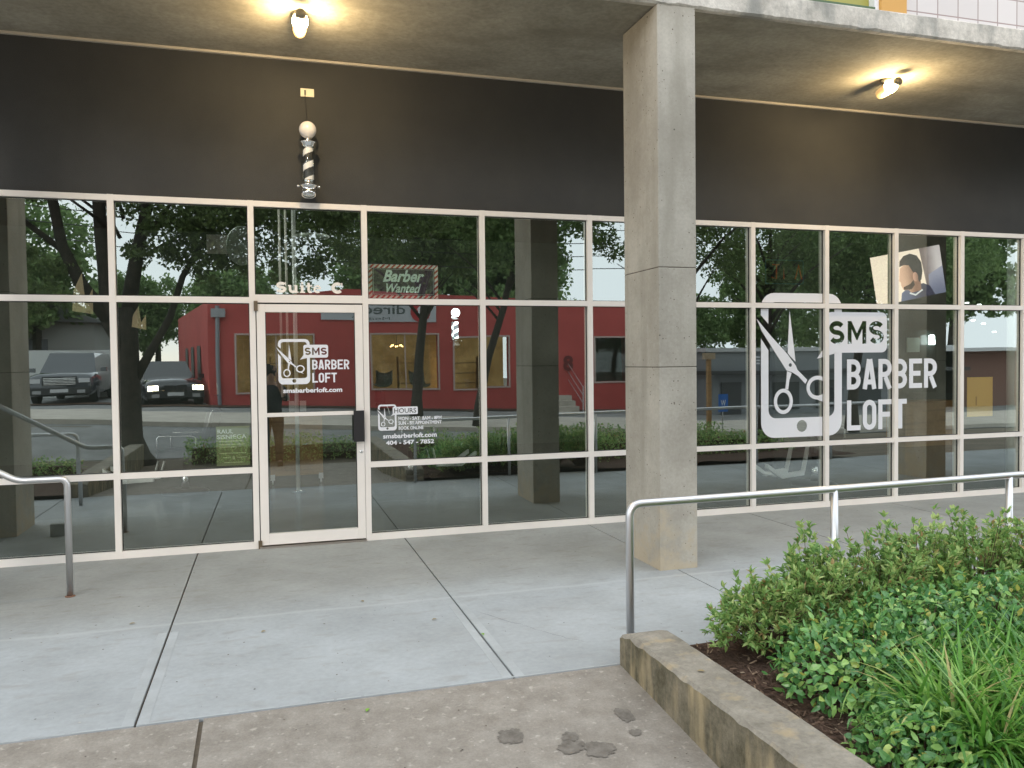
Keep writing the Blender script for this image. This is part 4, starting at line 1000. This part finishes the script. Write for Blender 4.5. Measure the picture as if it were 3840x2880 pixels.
# ------------------------------------------------------------------ across the street (all of it shows in the glass)
def red_building():
    t = thing('red_building', 'single-storey bright red shop across the street with lit windows', 'building', (0, -22, 0))
    X0, X1, Z0 = -1.86, 15.0, -1.0
    wins = [(-.96, 1.55, .74, 2.68), (3.6, 6.0, .78, 2.76), (6.65, 8.8, .74, 2.62), (12.45, 14.6, .80, 2.52)]
    m = MB(); xs = sorted({X0, X1}|{w[0] for w in wins}|{w[1] for w in wins})
    m.box(X0, -.25, Z0, X1, 0, .74)
    for a, b in zip(xs[:-1], xs[1:]):
        w = [q for q in wins if q[0] == a]
        if w: m.box(a, -.25, w[0][3], b, 0, 3.82); (m.box(a, -.25, .74, b, 0, w[0][2]) if w[0][2] > .745 else None)
        else: m.box(a, -.25, .74, b, 0, 3.82)
    m.prism([(X0, 3.82), (X1, 3.82), (X1, 3.86), (5.5, 4.22), (2.8, 4.30), (.2, 4.0), (X0, 3.86)], -.25, 0)
    sw = [m.bm.verts.new(c) for z in (Z0, 3.86) for c in ((X0, -.02, z), (-3.9, -12, z), (-3.65, -12, z), (X0+.25, -.02, z))]
    for f in ((0, 1, 5, 4), (1, 2, 6, 5), (2, 3, 7, 6), (4, 5, 6, 7)): m.bm.faces.new([sw[i] for i in f])
    m.box(X1-.25, -14, Z0, X1, -.25, 3.82)
    m.build('wall', M['red'], t)['label'] = 'bright red painted walls with a low gable parapet'
    MB().box(X0+.25, -11.9, 3.5, X1-.25, -.26, 3.6).build('roof', M['asphalt'], t)
    fm = plain('pale_window_trim', (.55, .42, .38), .6); warm = mottled('lit_wall', (.30, .17, .05), (.62, .42, .17), .9, .8, 0, 6, detail=3); wb = warm.node_tree.nodes['Principled BSDF']; warm.node_tree.links.new(wb.inputs['Base Color'].links[0].from_socket, wb.inputs['Emission Color']); wb.inputs['Emission Strength'].default_value = .42
    cool = plain('dim_wall', (.12, .11, .10), .8)
    for i, (a, b, c, d) in enumerate(wins):
        f = MB(); f.box(a-.06, -.02, c-.06, b+.06, .04, c); f.box(a-.06, -.02, d, b+.06, .04, d+.06); f.box(a-.06, -.02, c, a, .04, d); f.box(b, -.02, c, b+.06, .04, d); f.box(b-.45 if i == 3 else (a+b)/2-.02, -.06, c, b-.41 if i == 3 else (a+b)/2+.02, -.01, d)
        w = f.build('window', fm, t)
        MB().box(a, -.12, c, b, -.11, d).build('window_pane', M['clear'], w)
        r = MB(); r.box(a-.5, -2.6, c-.5, b+.5, -2.5, d+.3); r.build('room_back', warm if i < 3 else cool, w)
    for (sx, sw, lab) in ((5.3, .9, ''), (7.6, 1.0, ''), (.5, .8, '')):
        q = MB()
        for zz in (.9, 1.3, 1.7): q.box(sx-sw/2, -2.4, zz, sx+sw/2, -2.1, zz+.03)
        for u in (-sw/2, sw/2): q.box(sx+u-.02, -2.4, .2, sx+u+.02, -2.1, 1.95)
        q.build('display_shelf', M['wood'], t)
    # side windows and downpipe
    for k in (2.2, 4.6, 7.0):
        u, v = k/12, (k+1.1)/12; dx = -2.04
        m = MB(); m.face([(X0+dx*u-.03, -12*u, 1.1), (X0+dx*v-.03, -12*v, 1.1), (X0+dx*v-.03, -12*v, 2.4), (X0+dx*u-.03, -12*u, 2.4)]); m.build('side_window', cool, t)
    MB().tube([(-1.55, .07, .25), (-1.55, .07, 3.7)], .07, 10).build('downpipe', plain('grey_pipe', (.3, .3, .32), .5, .5), t)
    MB().box(-1.75, .01, 3.3, -1.3, .2, 3.6).build('rainwater_head', plain('grey_pipe2', (.4, .4, .42), .5, .5), t)
    # banner
    b = MB().box(1.85, .02, 3.22, 5.95, .05, 3.95).build('banner', plain('banner_white', (.55, .55, .58), .6), t)
    ink = plain('banner_ink', (.10, .12, .12), .6)
    text_mesh('lettering', 'direct', 3.95, 3.50, 1.75, .36, .055, ink, b, .01, face=1)
    text_mesh('lettering', 'Modern', 3.6, 3.29, 1.3, .1, .055, ink, b, .0, face=1)
    MB().lathe([(.36, 0), (.36, .006)], n=36).xform(Matrix.Translation((5.38, .056, 3.58)) @ Matrix.Rotation(radians(-90), 4, 'X')).build('red_disc', plain('banner_red', (.5, .03, .04), .6), b)
    text_mesh('lettering', '3', 5.38, 3.38, .22, .42, .066, M['white'], b, .02, face=1)
    text_mesh('house_number', '8', 11.2, 1.28, .42, .6, .02, plain('number_dark', (.16, .02, .02), .6), t, .04, face=1)
    # steps and railings at the door
    s = MB()
    for k in range(4): s.box(9.7, .0, -.5, 11.2, 1.6-.4*k, -.25+.2*k)
    s.build('entrance_steps', M['walk'], t)
    for xx in (9.7, 11.2):
        r = MB()
        for q in (0, .3, .6): r.tube([(xx, 0, .55+q+.4), (xx, 1.6, -.25+q+.35)], .02, 6)
        r.tube([(xx, 1.6, -.25), (xx, 1.6, .75)], .025, 6); r.build('step_railing', M['steel'], t)
    # chandelier and lounge chairs behind the middle window
    ch = thing('chandelier', 'small lit chandelier inside the red shop window', 'chandelier', (4.7, -23.4, 2.35))
    m = MB()
    for k in range(8): a = k*pi/4; m.lathe([(.01, -.03), (.035, 0), (.01, .03)], (cos(a)*.22, sin(a)*.22, .04*(k % 2)), 8)
    m.build('bulbs', plain('chand_glow', (1, .8, .5), .4, emit=(1, .6, .2), es=10), ch)
    MB().tube([(0, 0, 0), (0, 0, .7)], .01, 6).build('chain', M['black'], ch)
    def lounge(x, rz, lab):
        c = thing('lounge_chair', lab, 'chair', (x, -23.1, .35), rz, 'shell chairs in the red shop window')
        sh = plain('shell_grey', (.22, .24, .2), .5)
        s = MB(); g = []
        for i in range(9):
            u = i/8; row = []
            for j in range(7):
                v = (j-3)/3; yy = -.25+.5*min(1, u*1.6)+.12*max(0, u-.5); zz = .42+.02*(1-u)+max(0, u-.5)*1.1+.12*v*v
                row.append(s.bm.verts.new((.32*v, yy, zz)))
            g.append(row)
        for i in range(8):
            for j in range(6): s.bm.faces.new([g[i][j], g[i][j+1], g[i+1][j+1], g[i+1][j]])
        o = s.build('shell', sh, c, smooth=True); md = o.modifiers.new('t', 'SOLIDIFY'); md.thickness = .03
        for sx in (-.2, .2):
            for sy in (-.2, .2): MB().tube([(sx*.6, sy*.6, .42), (sx, sy, 0)], .012, 6).build('leg', M['black'], c)
    lounge(4.1, radians(200), 'grey shell chair at the left in the red shop window'); lounge(5.5, radians(160), 'grey shell chair at the right in the red shop window')
red_building()
def building_right():
    t = thing('grey_building', 'long low grey shop across the street to the right', 'building', (16.2, -20, -.9))
    MB().box(0, -8, -.2, 12, 0, 2.9).build('wall', plain('grey_wall', (.24, .25, .26), .8), t)
    MB().box(-.2, -8.2, 2.0, 12.2, .5, 2.15).build('awning', plain('dark_awning', (.05, .05, .05), .6), t)
    MB().box(-.1, -8.1, 2.9, 12.1, .1, 3.05).build('roof', plain('roof_white', (.5, .5, .5), .6), t)
    text_mesh('lettering', 'ER', 2.2, 2.4, .75, .3, .02, M['white'], t, .02, face=1)
    MB().box(.6, .02, .1, 1.5, .05, 1.7).build('door', plain('door_dark', (.06, .06, .06), .4), t)
    for k in range(4): MB().box(3+2*k, .02, .6, 4.2+2*k, .05, 1.7).build('window', plain('win_dark', (.05, .055, .06), .15), t)
    s = thing('blue_sign', 'small blue sign with a white letter beside the timber post', 'sign', (10.28, -9.1, .45))
    MB().box(-.13, 0, 0, .13, .01, .42).build('board', plain('sign_blue', (.03, .16, .55), .5), s, bevel=.0)
    text_mesh('lettering', 'W', 0, .14, .14, .14, .012, M['white'], s, .02, face=1)
    MB().tube([(0, -.02, -.85), (0, -.02, .4)], .015, 6).build('stake', M['steel'], s)
    p = thing('timber_post', 'weathered square timber post by the right-hand pavement', 'post', (9.9, -9.1, -.35))
    MB().box(-.045, -.045, 0, .045, .045, 2.05).build('post', M['wood'], p, bevel=.004)
    MB().box(-.14, -.05, 2.05, .16, .05, 2.2).build('post_head', mottled('raw_wood', (.4, .3, .2), (.5, .4, .28), 5), p)
    w = thing('brick_building', 'long low brick building with a pale roof far right across the street', 'building', (27, -20, -1.2))
    MB().box(-2, -10, 0, 14, 0, 3.1).build('wall', plain('brick_brown', (.20, .10, .075), .8), w)
    MB().box(-2.2, -10.2, 3.1, 14.2, .6, 3.25).build('roof', plain('roof_pale', (.6, .6, .6), .6), w)
    l = thing('low_wall', 'long pale retaining wall behind the parked cars on the left', 'wall', (-20, -27, .2))
    MB().box(-10, -.3, -.5, 15.2, 0, 2.05).build('wall', plain('pale_wall', (.6, .6, .57), .8), l)
    h = thing('hillside_house', 'grey house behind the parked cars on the left', 'house', (-13, -40, .5))
    MB().box(-4, -4, -1, 5, 4, 3.2).build('wall', plain('house_grey', (.28, .28, .26), .8), h)
    MB().prism([(-4.5, 3.2), (5.5, 3.2), (.5, 5.2)], -4.5, 4.5).build('roof', plain('house_roof', (.12, .12, .12), .8), h)
    for k in (-2.5, 0, 2.5): MB().box(k-.5, 4.0, 1.2, k+.5, 4.06, 2.4).build('window', plain('house_win', (.06, .06, .07), .2), h)
building_right()
# cars
def car(name, lab, x, y, z, rz, suv, paint, lights_on, L=4.8):
    t = thing(name, lab, 'car', (x, y, z), rz, 'cars parked across the street')
    W2 = .97; H = 1.85 if suv else 1.6
    hood = 1.12 if suv else .98
    # body sections along Y: front at +L/2 ; profile list of (y, zlow, zbelt, half width)
    secs = [(L/2, .42, hood-.30, W2*.80), (L/2-.05, .34, hood-.12, W2*.93), (L/2-.35, .28, hood-.04, W2), (L/2-1.25, .28, hood+.03, W2), (0, .28, hood+.06, W2), (-L/2+.3, .30, hood+.07, W2), (-L/2, .4, hood, W2*.93)]
    m = MB(); rings = []
    for (yy, zl, zb, w) in secs:
        pr = [(-w*.92, zl), (-w, zl+.12), (-w, zb-.22), (-w*.93, zb-.04), (-w*.7, zb+.02), (0, zb+.045), (w*.7, zb+.02), (w*.93, zb-.04), (w, zb-.22), (w, zl+.12), (w*.92, zl)]
        rings.append([m.bm.verts.new((a, yy, b)) for a, b in pr])
    for a, b in zip(rings[:-1], rings[1:]):
        for k in range(len(a)): m.bm.faces.new([a[k], a[(k+1) % len(a)], b[(k+1) % len(a)], b[k]])
    m.bm.faces.new(rings[0]); m.bm.faces.new(rings[-1][::-1])
    m.build('body', paint, t, smooth=True)
    fy = L/2-(1.25 if suv else 1.35); ry = -L/2+(.15 if suv else .45)
    m = MB(); lo = [(-.86, fy, hood-.02), (.86, fy, hood-.02), (.86, ry, hood), (-.86, ry, hood)]; top = .62 if suv else .75
    hi = [(-.68, fy-top, H), (.68, fy-top, H), (.68, ry+(.12 if suv else .6), H-.03), (-.68, ry+(.12 if suv else .6), H-.03)]
    A = [m.bm.verts.new(p) for p in lo]; B = [m.bm.verts.new(p) for p in hi]
    m.bm.faces.new(B)
    for k in range(4): m.bm.faces.new([A[k], A[(k+1) % 4], B[(k+1) % 4], B[k]])
    m.build('cabin', paint, t, bevel=.04)
    gl = plain(name+'_glass', (.70, .80, .86), .15, .65, spec=1)
    def inset(q, f=.90, off=.012):
        c = sum((Vector(p) for p in q), Vector())/4; n = (Vector(q[1])-Vector(q[0])).cross(Vector(q[2])-Vector(q[1])).normalized()
        return [tuple(c+(Vector(p)-c)*f+n*off) for p in q]
    MB().face(inset([lo[0], lo[1], hi[1], hi[0]], .9, .02)).build('windscreen', gl, t, normals=False)
    dk = plain(name+'_side', (.03, .035, .04), .08)
    MB().face(inset([lo[1], lo[2], hi[2], hi[1]], .84, .02)).build('side_window', dk, t, normals=False); MB().face(inset([lo[3], lo[0], hi[0], hi[3]], .84, .02)).build('side_window', dk, t, normals=False)
    for sx in (-1, 1):
        for yy in (L/2-.9, -L/2+.95):
            w = MB(); w.lathe([(.22, -.11), (.34, -.10), (.36, -.05), (.36, .05), (.34, .10), (.22, .11)], n=24); w.xform(Matrix.Translation((sx*.86, yy, .36)) @ Matrix.Rotation(radians(90), 4, 'Y'))
            o = w.build('wheel', plain('tyre', (.02, .02, .02), .8), t)
            r = MB(); r.lathe([(.05, 0), (.21, .01), (.22, .03)], n=20); r.xform(Matrix.Translation((sx*.975, yy, .36)) @ Matrix.Rotation(sx*radians(90), 4, 'Y')); r.build('rim', M['steel'], o)
        hm = plain('headlight_on', (1, 1, 1), .2, emit=(1, .86, .62), es=14) if lights_on else plain('headlight_off', (.6, .6, .6), .1)
        hl = MB(); hl.box(sx*.55, L/2-.06, hood-.36, sx*.88, L/2+.015, hood-.2); hl.build('headlight', hm, t, bevel=.02)
        MB().box(sx*1.0, fy-.15, hood+.02, sx*1.2, fy-.02, hood+.17).build('wing_mirror', paint, t, bevel=.03)
    g = MB(); n = 6 if suv else 1
    if suv:
        for k in range(5): g.box(-.46, L/2, hood-.42+k*.055, .46, L/2+.03, hood-.40+k*.055)
        g.build('grille', M['chrome'], t)
        MB().box(-.5, L/2-.02, hood-.46, .5, L/2+.012, hood-.13).build('grille_back', M['black'], t)
    else:
        for s in (-1, 1): g.box(s*.04, L/2, hood-.38, s*.36, L/2+.02, hood-.2)
        g.build('grille', M['black'], t, bevel=.01)
    MB().box(-.26, L/2+.062, .42, .26, L/2+.07, .54).build('number_plate', plain('plate_white', (.6, .6, .6), .5), t)
    for sx in (-1, 1):
        MB().box(sx*.52, L/2+.05, .38, sx*.76, L/2+.075, .50).build('fog_lamp', plain('fog_lamp', (.35, .35, .35), .15), t, bevel=.01)
        if suv: MB().tube([(sx*.60, fy-.9, H+.05), (sx*.60, ry+.5, H+.05)], .018, 6).build('roof_rail', M['steel'], t)
    MB().box(-.9, L/2-.2, .36, .9, L/2+.06, .58).build('bumper', plain(name+'_bumper', (.03, .03, .03), .4), t, bevel=.04)
    return t
pb = plain('black_paint', (.06, .065, .075), .12, coat=1); pd = plain('dark_paint', (.03, .03, .035), .12, coat=1)
car('parked_suv', 'dark boxy SUV with a chrome grille parked at the left across the street', -6.45, -24.3, .40, 0, True, pb, False, 5.1).scale = (1, 1, .92)
car('parked_car', 'dark car with its headlights on, parked beside the red building', -3.5, -24.2, .22, radians(-14), False, pd, True)
# trees
def leafcrown(name, blobs, n, size, mat, parent, seed):
    rnd = random.Random(seed); m = MB(); bm = m.bm
    tot = sum(b[3]**2 for b in blobs)
    for (cx, cy, cz, r) in blobs:
        k = int(n*r*r/tot)
        clumps = [(rvec(rnd)*rnd.uniform(.35, 1)**.6) for _ in range(max(6, k//60))]
        for i in range(k):
            c = rnd.choice(clumps); p = Vector((cx, cy, cz))+Vector((c.x*r, c.y*r, c.z*r*.8))+rvec(rnd)*r*.26*rnd.random()**.5
            d = rvec(rnd); s = d.cross(rvec(rnd)).normalized(); l = size*rnd.uniform(.6, 1.3)
            v = [bm.verts.new(q) for q in (p-d*l*.5, p+s*l*.28, p+d*l*.5, p-s*l*.28)]; bm.faces.new(v)
    return m.build('crown', mat, parent, normals=False)
def near_tree():
    t = thing('street_tree', 'large dark street tree with a forking trunk, reflected left of the door', 'tree', (-2.5, -9.2, -.2))
    m = MB(); m.tube([(.1, 0, -.1), (.05, 0, .15), (.0, 0, .5), (0, 0, 1.4), (-.02, 0, 2.3), (-.02, 0, 3.0)], [.42, .30, .22, .19, .185, .17], 14)
    m.tube([(-.02, 0, 2.1), (-.35, 0, 2.7), (-.42, 0, 3.9), (-.5, 0, 5.2), (-.3, .3, 6.8)], [.15, .15, .13, .11, .05], 10)
    m.tube([(-.2, 0, 2.5), (-.8, .1, 3.4), (-1.1, .1, 4.1), (-1.25, .1, 5.0), (-1.5, .2, 6.5)], [.13, .12, .10, .09, .04], 10)
    m.tube([(.1, 0, 1.65), (.35, .05, 2.1), (.75, .1, 2.8), (1.0, .1, 3.6), (1.8, 0, 5.0)], [.10, .085, .07, .06, .03], 8)
    m.tube([(0, 0, 2.9), (.2, .1, 4.0), (.5, 0, 5.5), (.8, .2, 7)], [.15, .12, .09, .04], 8)
    m.tube([(-.95, .1, 3.9), (-1.8, 0, 4.6), (-2.6, .2, 5.5)], [.07, .05, .02], 6)
    for k in range(14):
        a = k*.9; m.tube([(.3*cos(a), .2*sin(a), 4.0+.15*k), (1.6*cos(a), 1.1*sin(a), 4.8+.18*k)], [.04, .01], 5)
    m.build('trunk', M['bark'], t, smooth=True)
    blobs = [(1.2, 0, 4.6, 1.1), (2.4, .3, 4.8, 1.2), (.6, -.4, 5.6, 1.3), (2.0, .2, 6.0, 1.5), (3.6, 0, 5.4, 1.2), (-.6, .2, 6.7, 1.3), (-2.4, .3, 6.3, 1.1), (3.2, 0, 6.8, 1.4), (1.5, .3, 4.05, .7), (-1.9, .2, 5.15, .6), (4.6, .1, 5.9, 1.1), (.4, .3, 4.2, .6), (-1.6, 0, 3.55, .75), (5.6, .2, 6.4, 1.2), (3.0, .4, 4.2, 1.0), (4.4, .4, 4.6, 1.0), (1.4, .5, 5.2, 1.3), (5.6, .3, 5.2, .9)]
    leafcrown('crown', blobs, 60000, .095, M['leaf_tree'], t, 1)
near_tree()
def mid_tree(x, y, z, lab, lean, h, blobs, seed, n=16000, mat='leaf_tree', r=.16, size=.13):
    n = int(n*1.9)
    t = thing('street_tree', lab, 'tree', (x, y, z))
    m = MB(); m.tube([(0, 0, -.2), (lean*.05, 0, .6), (lean*.3, 0, h*.4), (lean*.7, 0, h*.7), (lean, 0, h), (lean*1.2, 0, h*1.35)], [r*1.5, r, r*.85, r*.75, r*.6, r*.2], 10)
    rnd = random.Random(seed)
    for k in range(12):
        a = rnd.uniform(0, 2*pi); z0 = h*rnd.uniform(.6, 1.05); l = rnd.uniform(.9, 2.2); u = z0/h
        m.tube([(lean*u, 0, z0), (lean*u+cos(a)*l*.5, sin(a)*l*.5, z0+l*.6), (lean*u+cos(a)*l, sin(a)*l, z0+l*.95)], [r*.35, r*.2, .01], 6)
    m.build('trunk', M['bark'], t, smooth=True)
    leafcrown('crown', blobs, n, size, M[mat], t, seed)
mid_tree(4.28, -17, .05, 'straight street tree before the lit red shop window', .45, 4.6, [(0, 0, 5.2, 1.5), (1.5, 0, 5.4, 1.4), (-1.4, 0, 5.6, 1.4), (.6, 0, 6.9, 1.8), (2.6, .2, 6.3, 1.3), (-2.4, 0, 6.6, 1.4)], 4)
mid_tree(5.38, -13.5, -.05, 'leaning street tree with arching limbs on the far pavement', 1.15, 4.6, [(1.4, 0, 4.9, 1.2), (2.3, 0, 5.8, 1.3), (.3, 0, 5.8, 1.2), (-.8, .2, 6.6, 1.2), (3.4, .2, 6.3, .9)], 5, 10000, 'leaf_far', r=.12)
mid_tree(10.4, -11.5, -.3, 'street tree beside the timber post, thin crown against the sky', .3, 4.2, [(0, 0, 5.4, 1.0), (-1.6, 0, 5.5, 1.1), (1.4, 0, 5.3, 1.0), (-2.4, .2, 6.2, 1.1), (.6, 0, 6.4, 1.4)], 6, 4200, size=.11)
mid_tree(13.7, -12.5, -.4, 'dark street tree reflected above the large window logo', .2, 4.4, [(0, 0, 5.0, 1.4), (1.7, 0, 5.1, 1.3), (-1.5, 0, 5.4, 1.3), (.6, 0, 6.6, 1.6), (3.0, .2, 5.6, 1.1), (.6, 0, 4.1, .6)], 8, 6500, size=.11)
mid_tree(17.2, -13, -.4, 'street tree reflected behind the portrait print', .5, 4.2, [(0, 0, 4.6, 1.5), (1.7, 0, 5.1, 1.5), (-1.6, 0, 5.0, 1.4), (.4, 0, 6.4, 1.7), (3.2, .2, 5.2, 1.5), (-.2, 0, 3.3, 1.1), (-1.2, .2, 3.0, .8), (.9, .1, 3.1, 1.0)], 9, 14000, 'leaf_far')
# trees behind the red building and houses
def far_tree(x, y, s, lab, seed, dz=0):
    rnd = random.Random(seed); t = thing('background_tree', lab, 'tree', (x, y, 0), 0, 'trees behind the red building')
    MB().tube([(0, 0, -.5), (.1, 0, 3*s)], [.25*s, .12*s], 8).build('trunk', M['bark'], t)
    bl = [(rnd.uniform(-1.6, 1.6)*s, rnd.uniform(-1, 1)*s, (3.0+rnd.uniform(0, 3.2))*s+dz, rnd.uniform(1.3, 2.0)*s) for _ in range(8)]
    leafcrown('crown', bl, 15000, .24*s, M['leaf_far'], t, seed)
far = [(-15, -33, 1.25, 'left-most tall tree beyond the parked cars'), (-10.5, -36, 1.3, 'tree above the dark SUV'), (-6.2, -45, 1.1, 'distant tree between the two parked cars'), (-1.0, -37, 1.0, 'tree rising behind the left corner of the red building'),
       (6.5, -39, 1.25, 'tree rising behind the middle of the red building'), (10.5, -37, 1.45, 'bright tree behind the number on the red building'), (13.5, -36, 1.3, 'tree behind the right end of the red building'),
       (17.5, -40, .65, 'small tree in the gap right of the red building'), (22.5, -33, .8, 'low tree over the grey shop roof'), (27, -33, 1.1, 'tree behind the right end of the grey shop'), (33, -34, 1.5, 'large tree far right above the brick building'), (38, -30, 1.6, 'right-most tall tree beyond the brick building')]
for i, a in enumerate(far): far_tree(*a, 100+i)
# hedges along the street side
def hedge(x0, x1, y, w, h, z, seed, lab):
    rnd = random.Random(seed); t = thing('hedge', lab, 'hedge', ((x0+x1)/2, y, z)); m = MB(); n = int((x1-x0)*900)
    for i in range(n):
        x = rnd.uniform(x0, x1)-(x0+x1)/2; a = rnd.uniform(0, pi); lump = 1+.25*noise.noise(Vector((x*1.3, seed, 0)))
        rr = rnd.uniform(.55, 1.05)*lump; p = Vector((x, cos(a)*w*rr, h*(.1+.9*sin(a))*rr))
        leaf(m.bm, p, rvec(rnd), Vector((0, 0, 1))+rvec(rnd)*.5, .06, .03, .2, .1)
    m.build('foliage', M['leaf_azalea'], t, normals=False)
    MB().box(x0-(x0+x1)/2+.1, -.05, -.1, x1-(x0+x1)/2-.1, .05, h*.6).build('twigs', M['stem'], t)
hedge(-1.5, 1.9, -8.9, .4, .5, -.22, 1, 'low clipped hedge behind the photographer, seen in the door glass')
hedge(-7, -2.7, -5.6, .5, .35, 0, 2, 'low hedge in the left planter, seen in the glass')
hedge(2.4, 8.5, -6.3, .6, .45, 0, 3, 'hedge along the street side of the right planter')
hedge(3.6, 9.0, -5.0, .5, .42, 0, 5, 'hedge in the right planter beyond the photo edge')
# utility poles and wires
def wires():
    a = (-14, -15, 7.4); b = (20, -14, 6.8)
    for i, (x, y) in enumerate(((-14, -15), (20, -14))):
        t = thing('utility_pole', ['wooden utility pole at the left end of the wires', 'wooden utility pole at the right end of the wires'][i], 'pole', (x, y, -.5), 0, 'utility poles on the far pavement')
        MB().tube([(0, 0, 0), (0, 0, 9)], [.15, .11], 10).build('shaft', M['bark'], t); MB().box(-.08, -1, 7.9, .08, 1, 8.05).build('crossarm', M['wood'], t)
    for k in range(5):
        m = MB(); P = []
        for i in range(25):
            u = i/24; P.append((-14+34*u, -15+u+(.35*k-.7), (7.5-.42*k)*(1-u)+(6.6-.42*k)*u-1.1*4*u*(1-u)))
        m.tube(P, .012, 5, cap=False); tag(m.build('overhead_wire', M['black']), ['topmost overhead wire', 'second overhead wire from the top', 'middle overhead wire', 'fourth overhead wire from the top', 'lowest overhead wire'][k]+' along the far pavement', 'wire', 'overhead wires')
wires()
# the photographer, seen only as a dark figure in the door glass
def photographer():
    t = thing('person', 'person in dark clothes holding up a phone, reflected beside the door edge', 'person', (.06, -8.12, -.215))
    V = [((0, 0, .98), (.16, .12)), ((0, 0, 1.14), (.145, .105)), ((0, 0, 1.34), (.18, .115)), ((0, .01, 1.48), (.14, .09)), ((0, .02, 1.56), (.058, .058)), ((0, .03, 1.66), (.07, .085)), ((0, .03, 1.77), (.078, .098)), ((0, .02, 1.85), (.05, .06)),
         ((.17, .0, 1.47), (.065, .065)), ((.24, .06, 1.24), (.05, .05)), ((.14, .19, 1.52), (.038, .038)), ((.085, .225, 1.76), (.026, .026)),
         ((-.17, .0, 1.47), (.065, .065)), ((-.27, .05, 1.24), (.05, .05)), ((-.19, .17, 1.50), (.038, .038)), ((-.17, .225, 1.76), (.026, .026)),
         ((.10, 0, .90), (.095, .1)), ((.12, .02, .50), (.062, .065)), ((.13, -.02, .10), (.042, .045)), ((.14, .12, .035), (.045, .03)),
         ((-.10, 0, .90), (.095, .1)), ((-.12, .02, .50), (.062, .065)), ((-.13, -.02, .10), (.042, .045)), ((-.14, .12, .035), (.045, .03))]
    E_ = [(0, 1), (1, 2), (2, 3), (3, 4), (4, 5), (5, 6), (6, 7), (3, 8), (8, 9), (9, 10), (10, 11), (3, 12), (12, 13), (13, 14), (14, 15), (0, 16), (16, 17), (17, 18), (18, 19), (0, 20), (20, 21), (21, 22), (22, 23)]
    me = bpy.data.meshes.new('body'); me.from_pydata([v[0] for v in V], E_, []); o = bpy.data.objects.new('body', me); COL.objects.link(o); o.parent = t
    sk = o.modifiers.new('skin', 'SKIN'); o.modifiers.new('sub', 'SUBSURF').levels = 2
    for i, v in enumerate(V): me.skin_vertices[0].data[i].radius = v[1]
    me.skin_vertices[0].data[0].use_root = True; me.update()
    skin = plain('skin', (.35, .2, .14), .6); cloth = mottled('dark_clothes', (.02, .022, .025), (.035, .036, .04), 8, .9, .1, 60)
    me.materials.append(skin)
    # fingers: four and a thumb on each hand, curled on the phone
    m = MB()
    for s, cx in ((1, .055), (-1, -.155)):
        for k in range(4): m.tube([(cx+s*.025, .225, 1.80+.018*k), (cx+s*.012, .25, 1.805+.018*k), (cx-s*.012, .252, 1.805+.018*k)], [.009, .0085, .007], 7)
        m.tube([(cx+s*.02, .215, 1.79), (cx, .205, 1.80), (cx-s*.03, .215, 1.81)], [.011, .01, .008], 7)
    m.build('fingers', skin, t, smooth=True)
    # hair, shirt, trousers as clothing shells
    MB().lathe([(.088, 1.69), (.104, 1.75), (.1, 1.82), (.07, 1.87), (.02, 1.89)], (0, .012, 0), 20).build('hair', plain('hair_dark', (.015, .012, .01), .8), t, smooth=True)
    f = MB()
    for s in (-1, 1):
        f.lathe([(.015, -.02), (.02, 0), (.012, .03)], (s*.034, .118, 1.77), 8)
    f.build('eyes', M['black'], t)
    c = MB(); c.tube([(0, 0, .93), (0, 0, 1.1), (0, 0, 1.3), (0, .0, 1.44), (0, .01, 1.53)], [.185, .175, .205, .19, .085], 18)
    for s in (-1, 1): c.tube([(s*.12, 0, 1.47), (s*.2, .01, 1.43), (s*.26, .055, 1.24), (s*.235, .1, 1.32)], [.085, .075, .062, .056], 12)
    c.build('jacket', cloth, t, smooth=True)
    c = MB()
    for s in (-1, 1): c.tube([(s*.085, 0, .98), (s*.105, 0, .85), (s*.12, .015, .5), (s*.13, -.02, .08)], [.13, .12, .082, .068], 14)
    c.build('trousers', plain('trousers', (.02, .022, .03), .9), t, smooth=True)
    c = MB()
    for s in (-1, 1): c.box(s*.135-.048, -.08, 0, s*.135+.048, .19, .085)
    c.build('shoes', plain('shoe', (.015, .015, .015), .6), t, bevel=.02)
    p = thing('mobile_phone', 'black mobile phone held up by the photographer', 'phone', (0.01, -7.885, 1.545+.0))
    MB().box(-.036, -.004, .0, .036, .004, .15).build('case', M['black'], p, bevel=.003)
photographer()
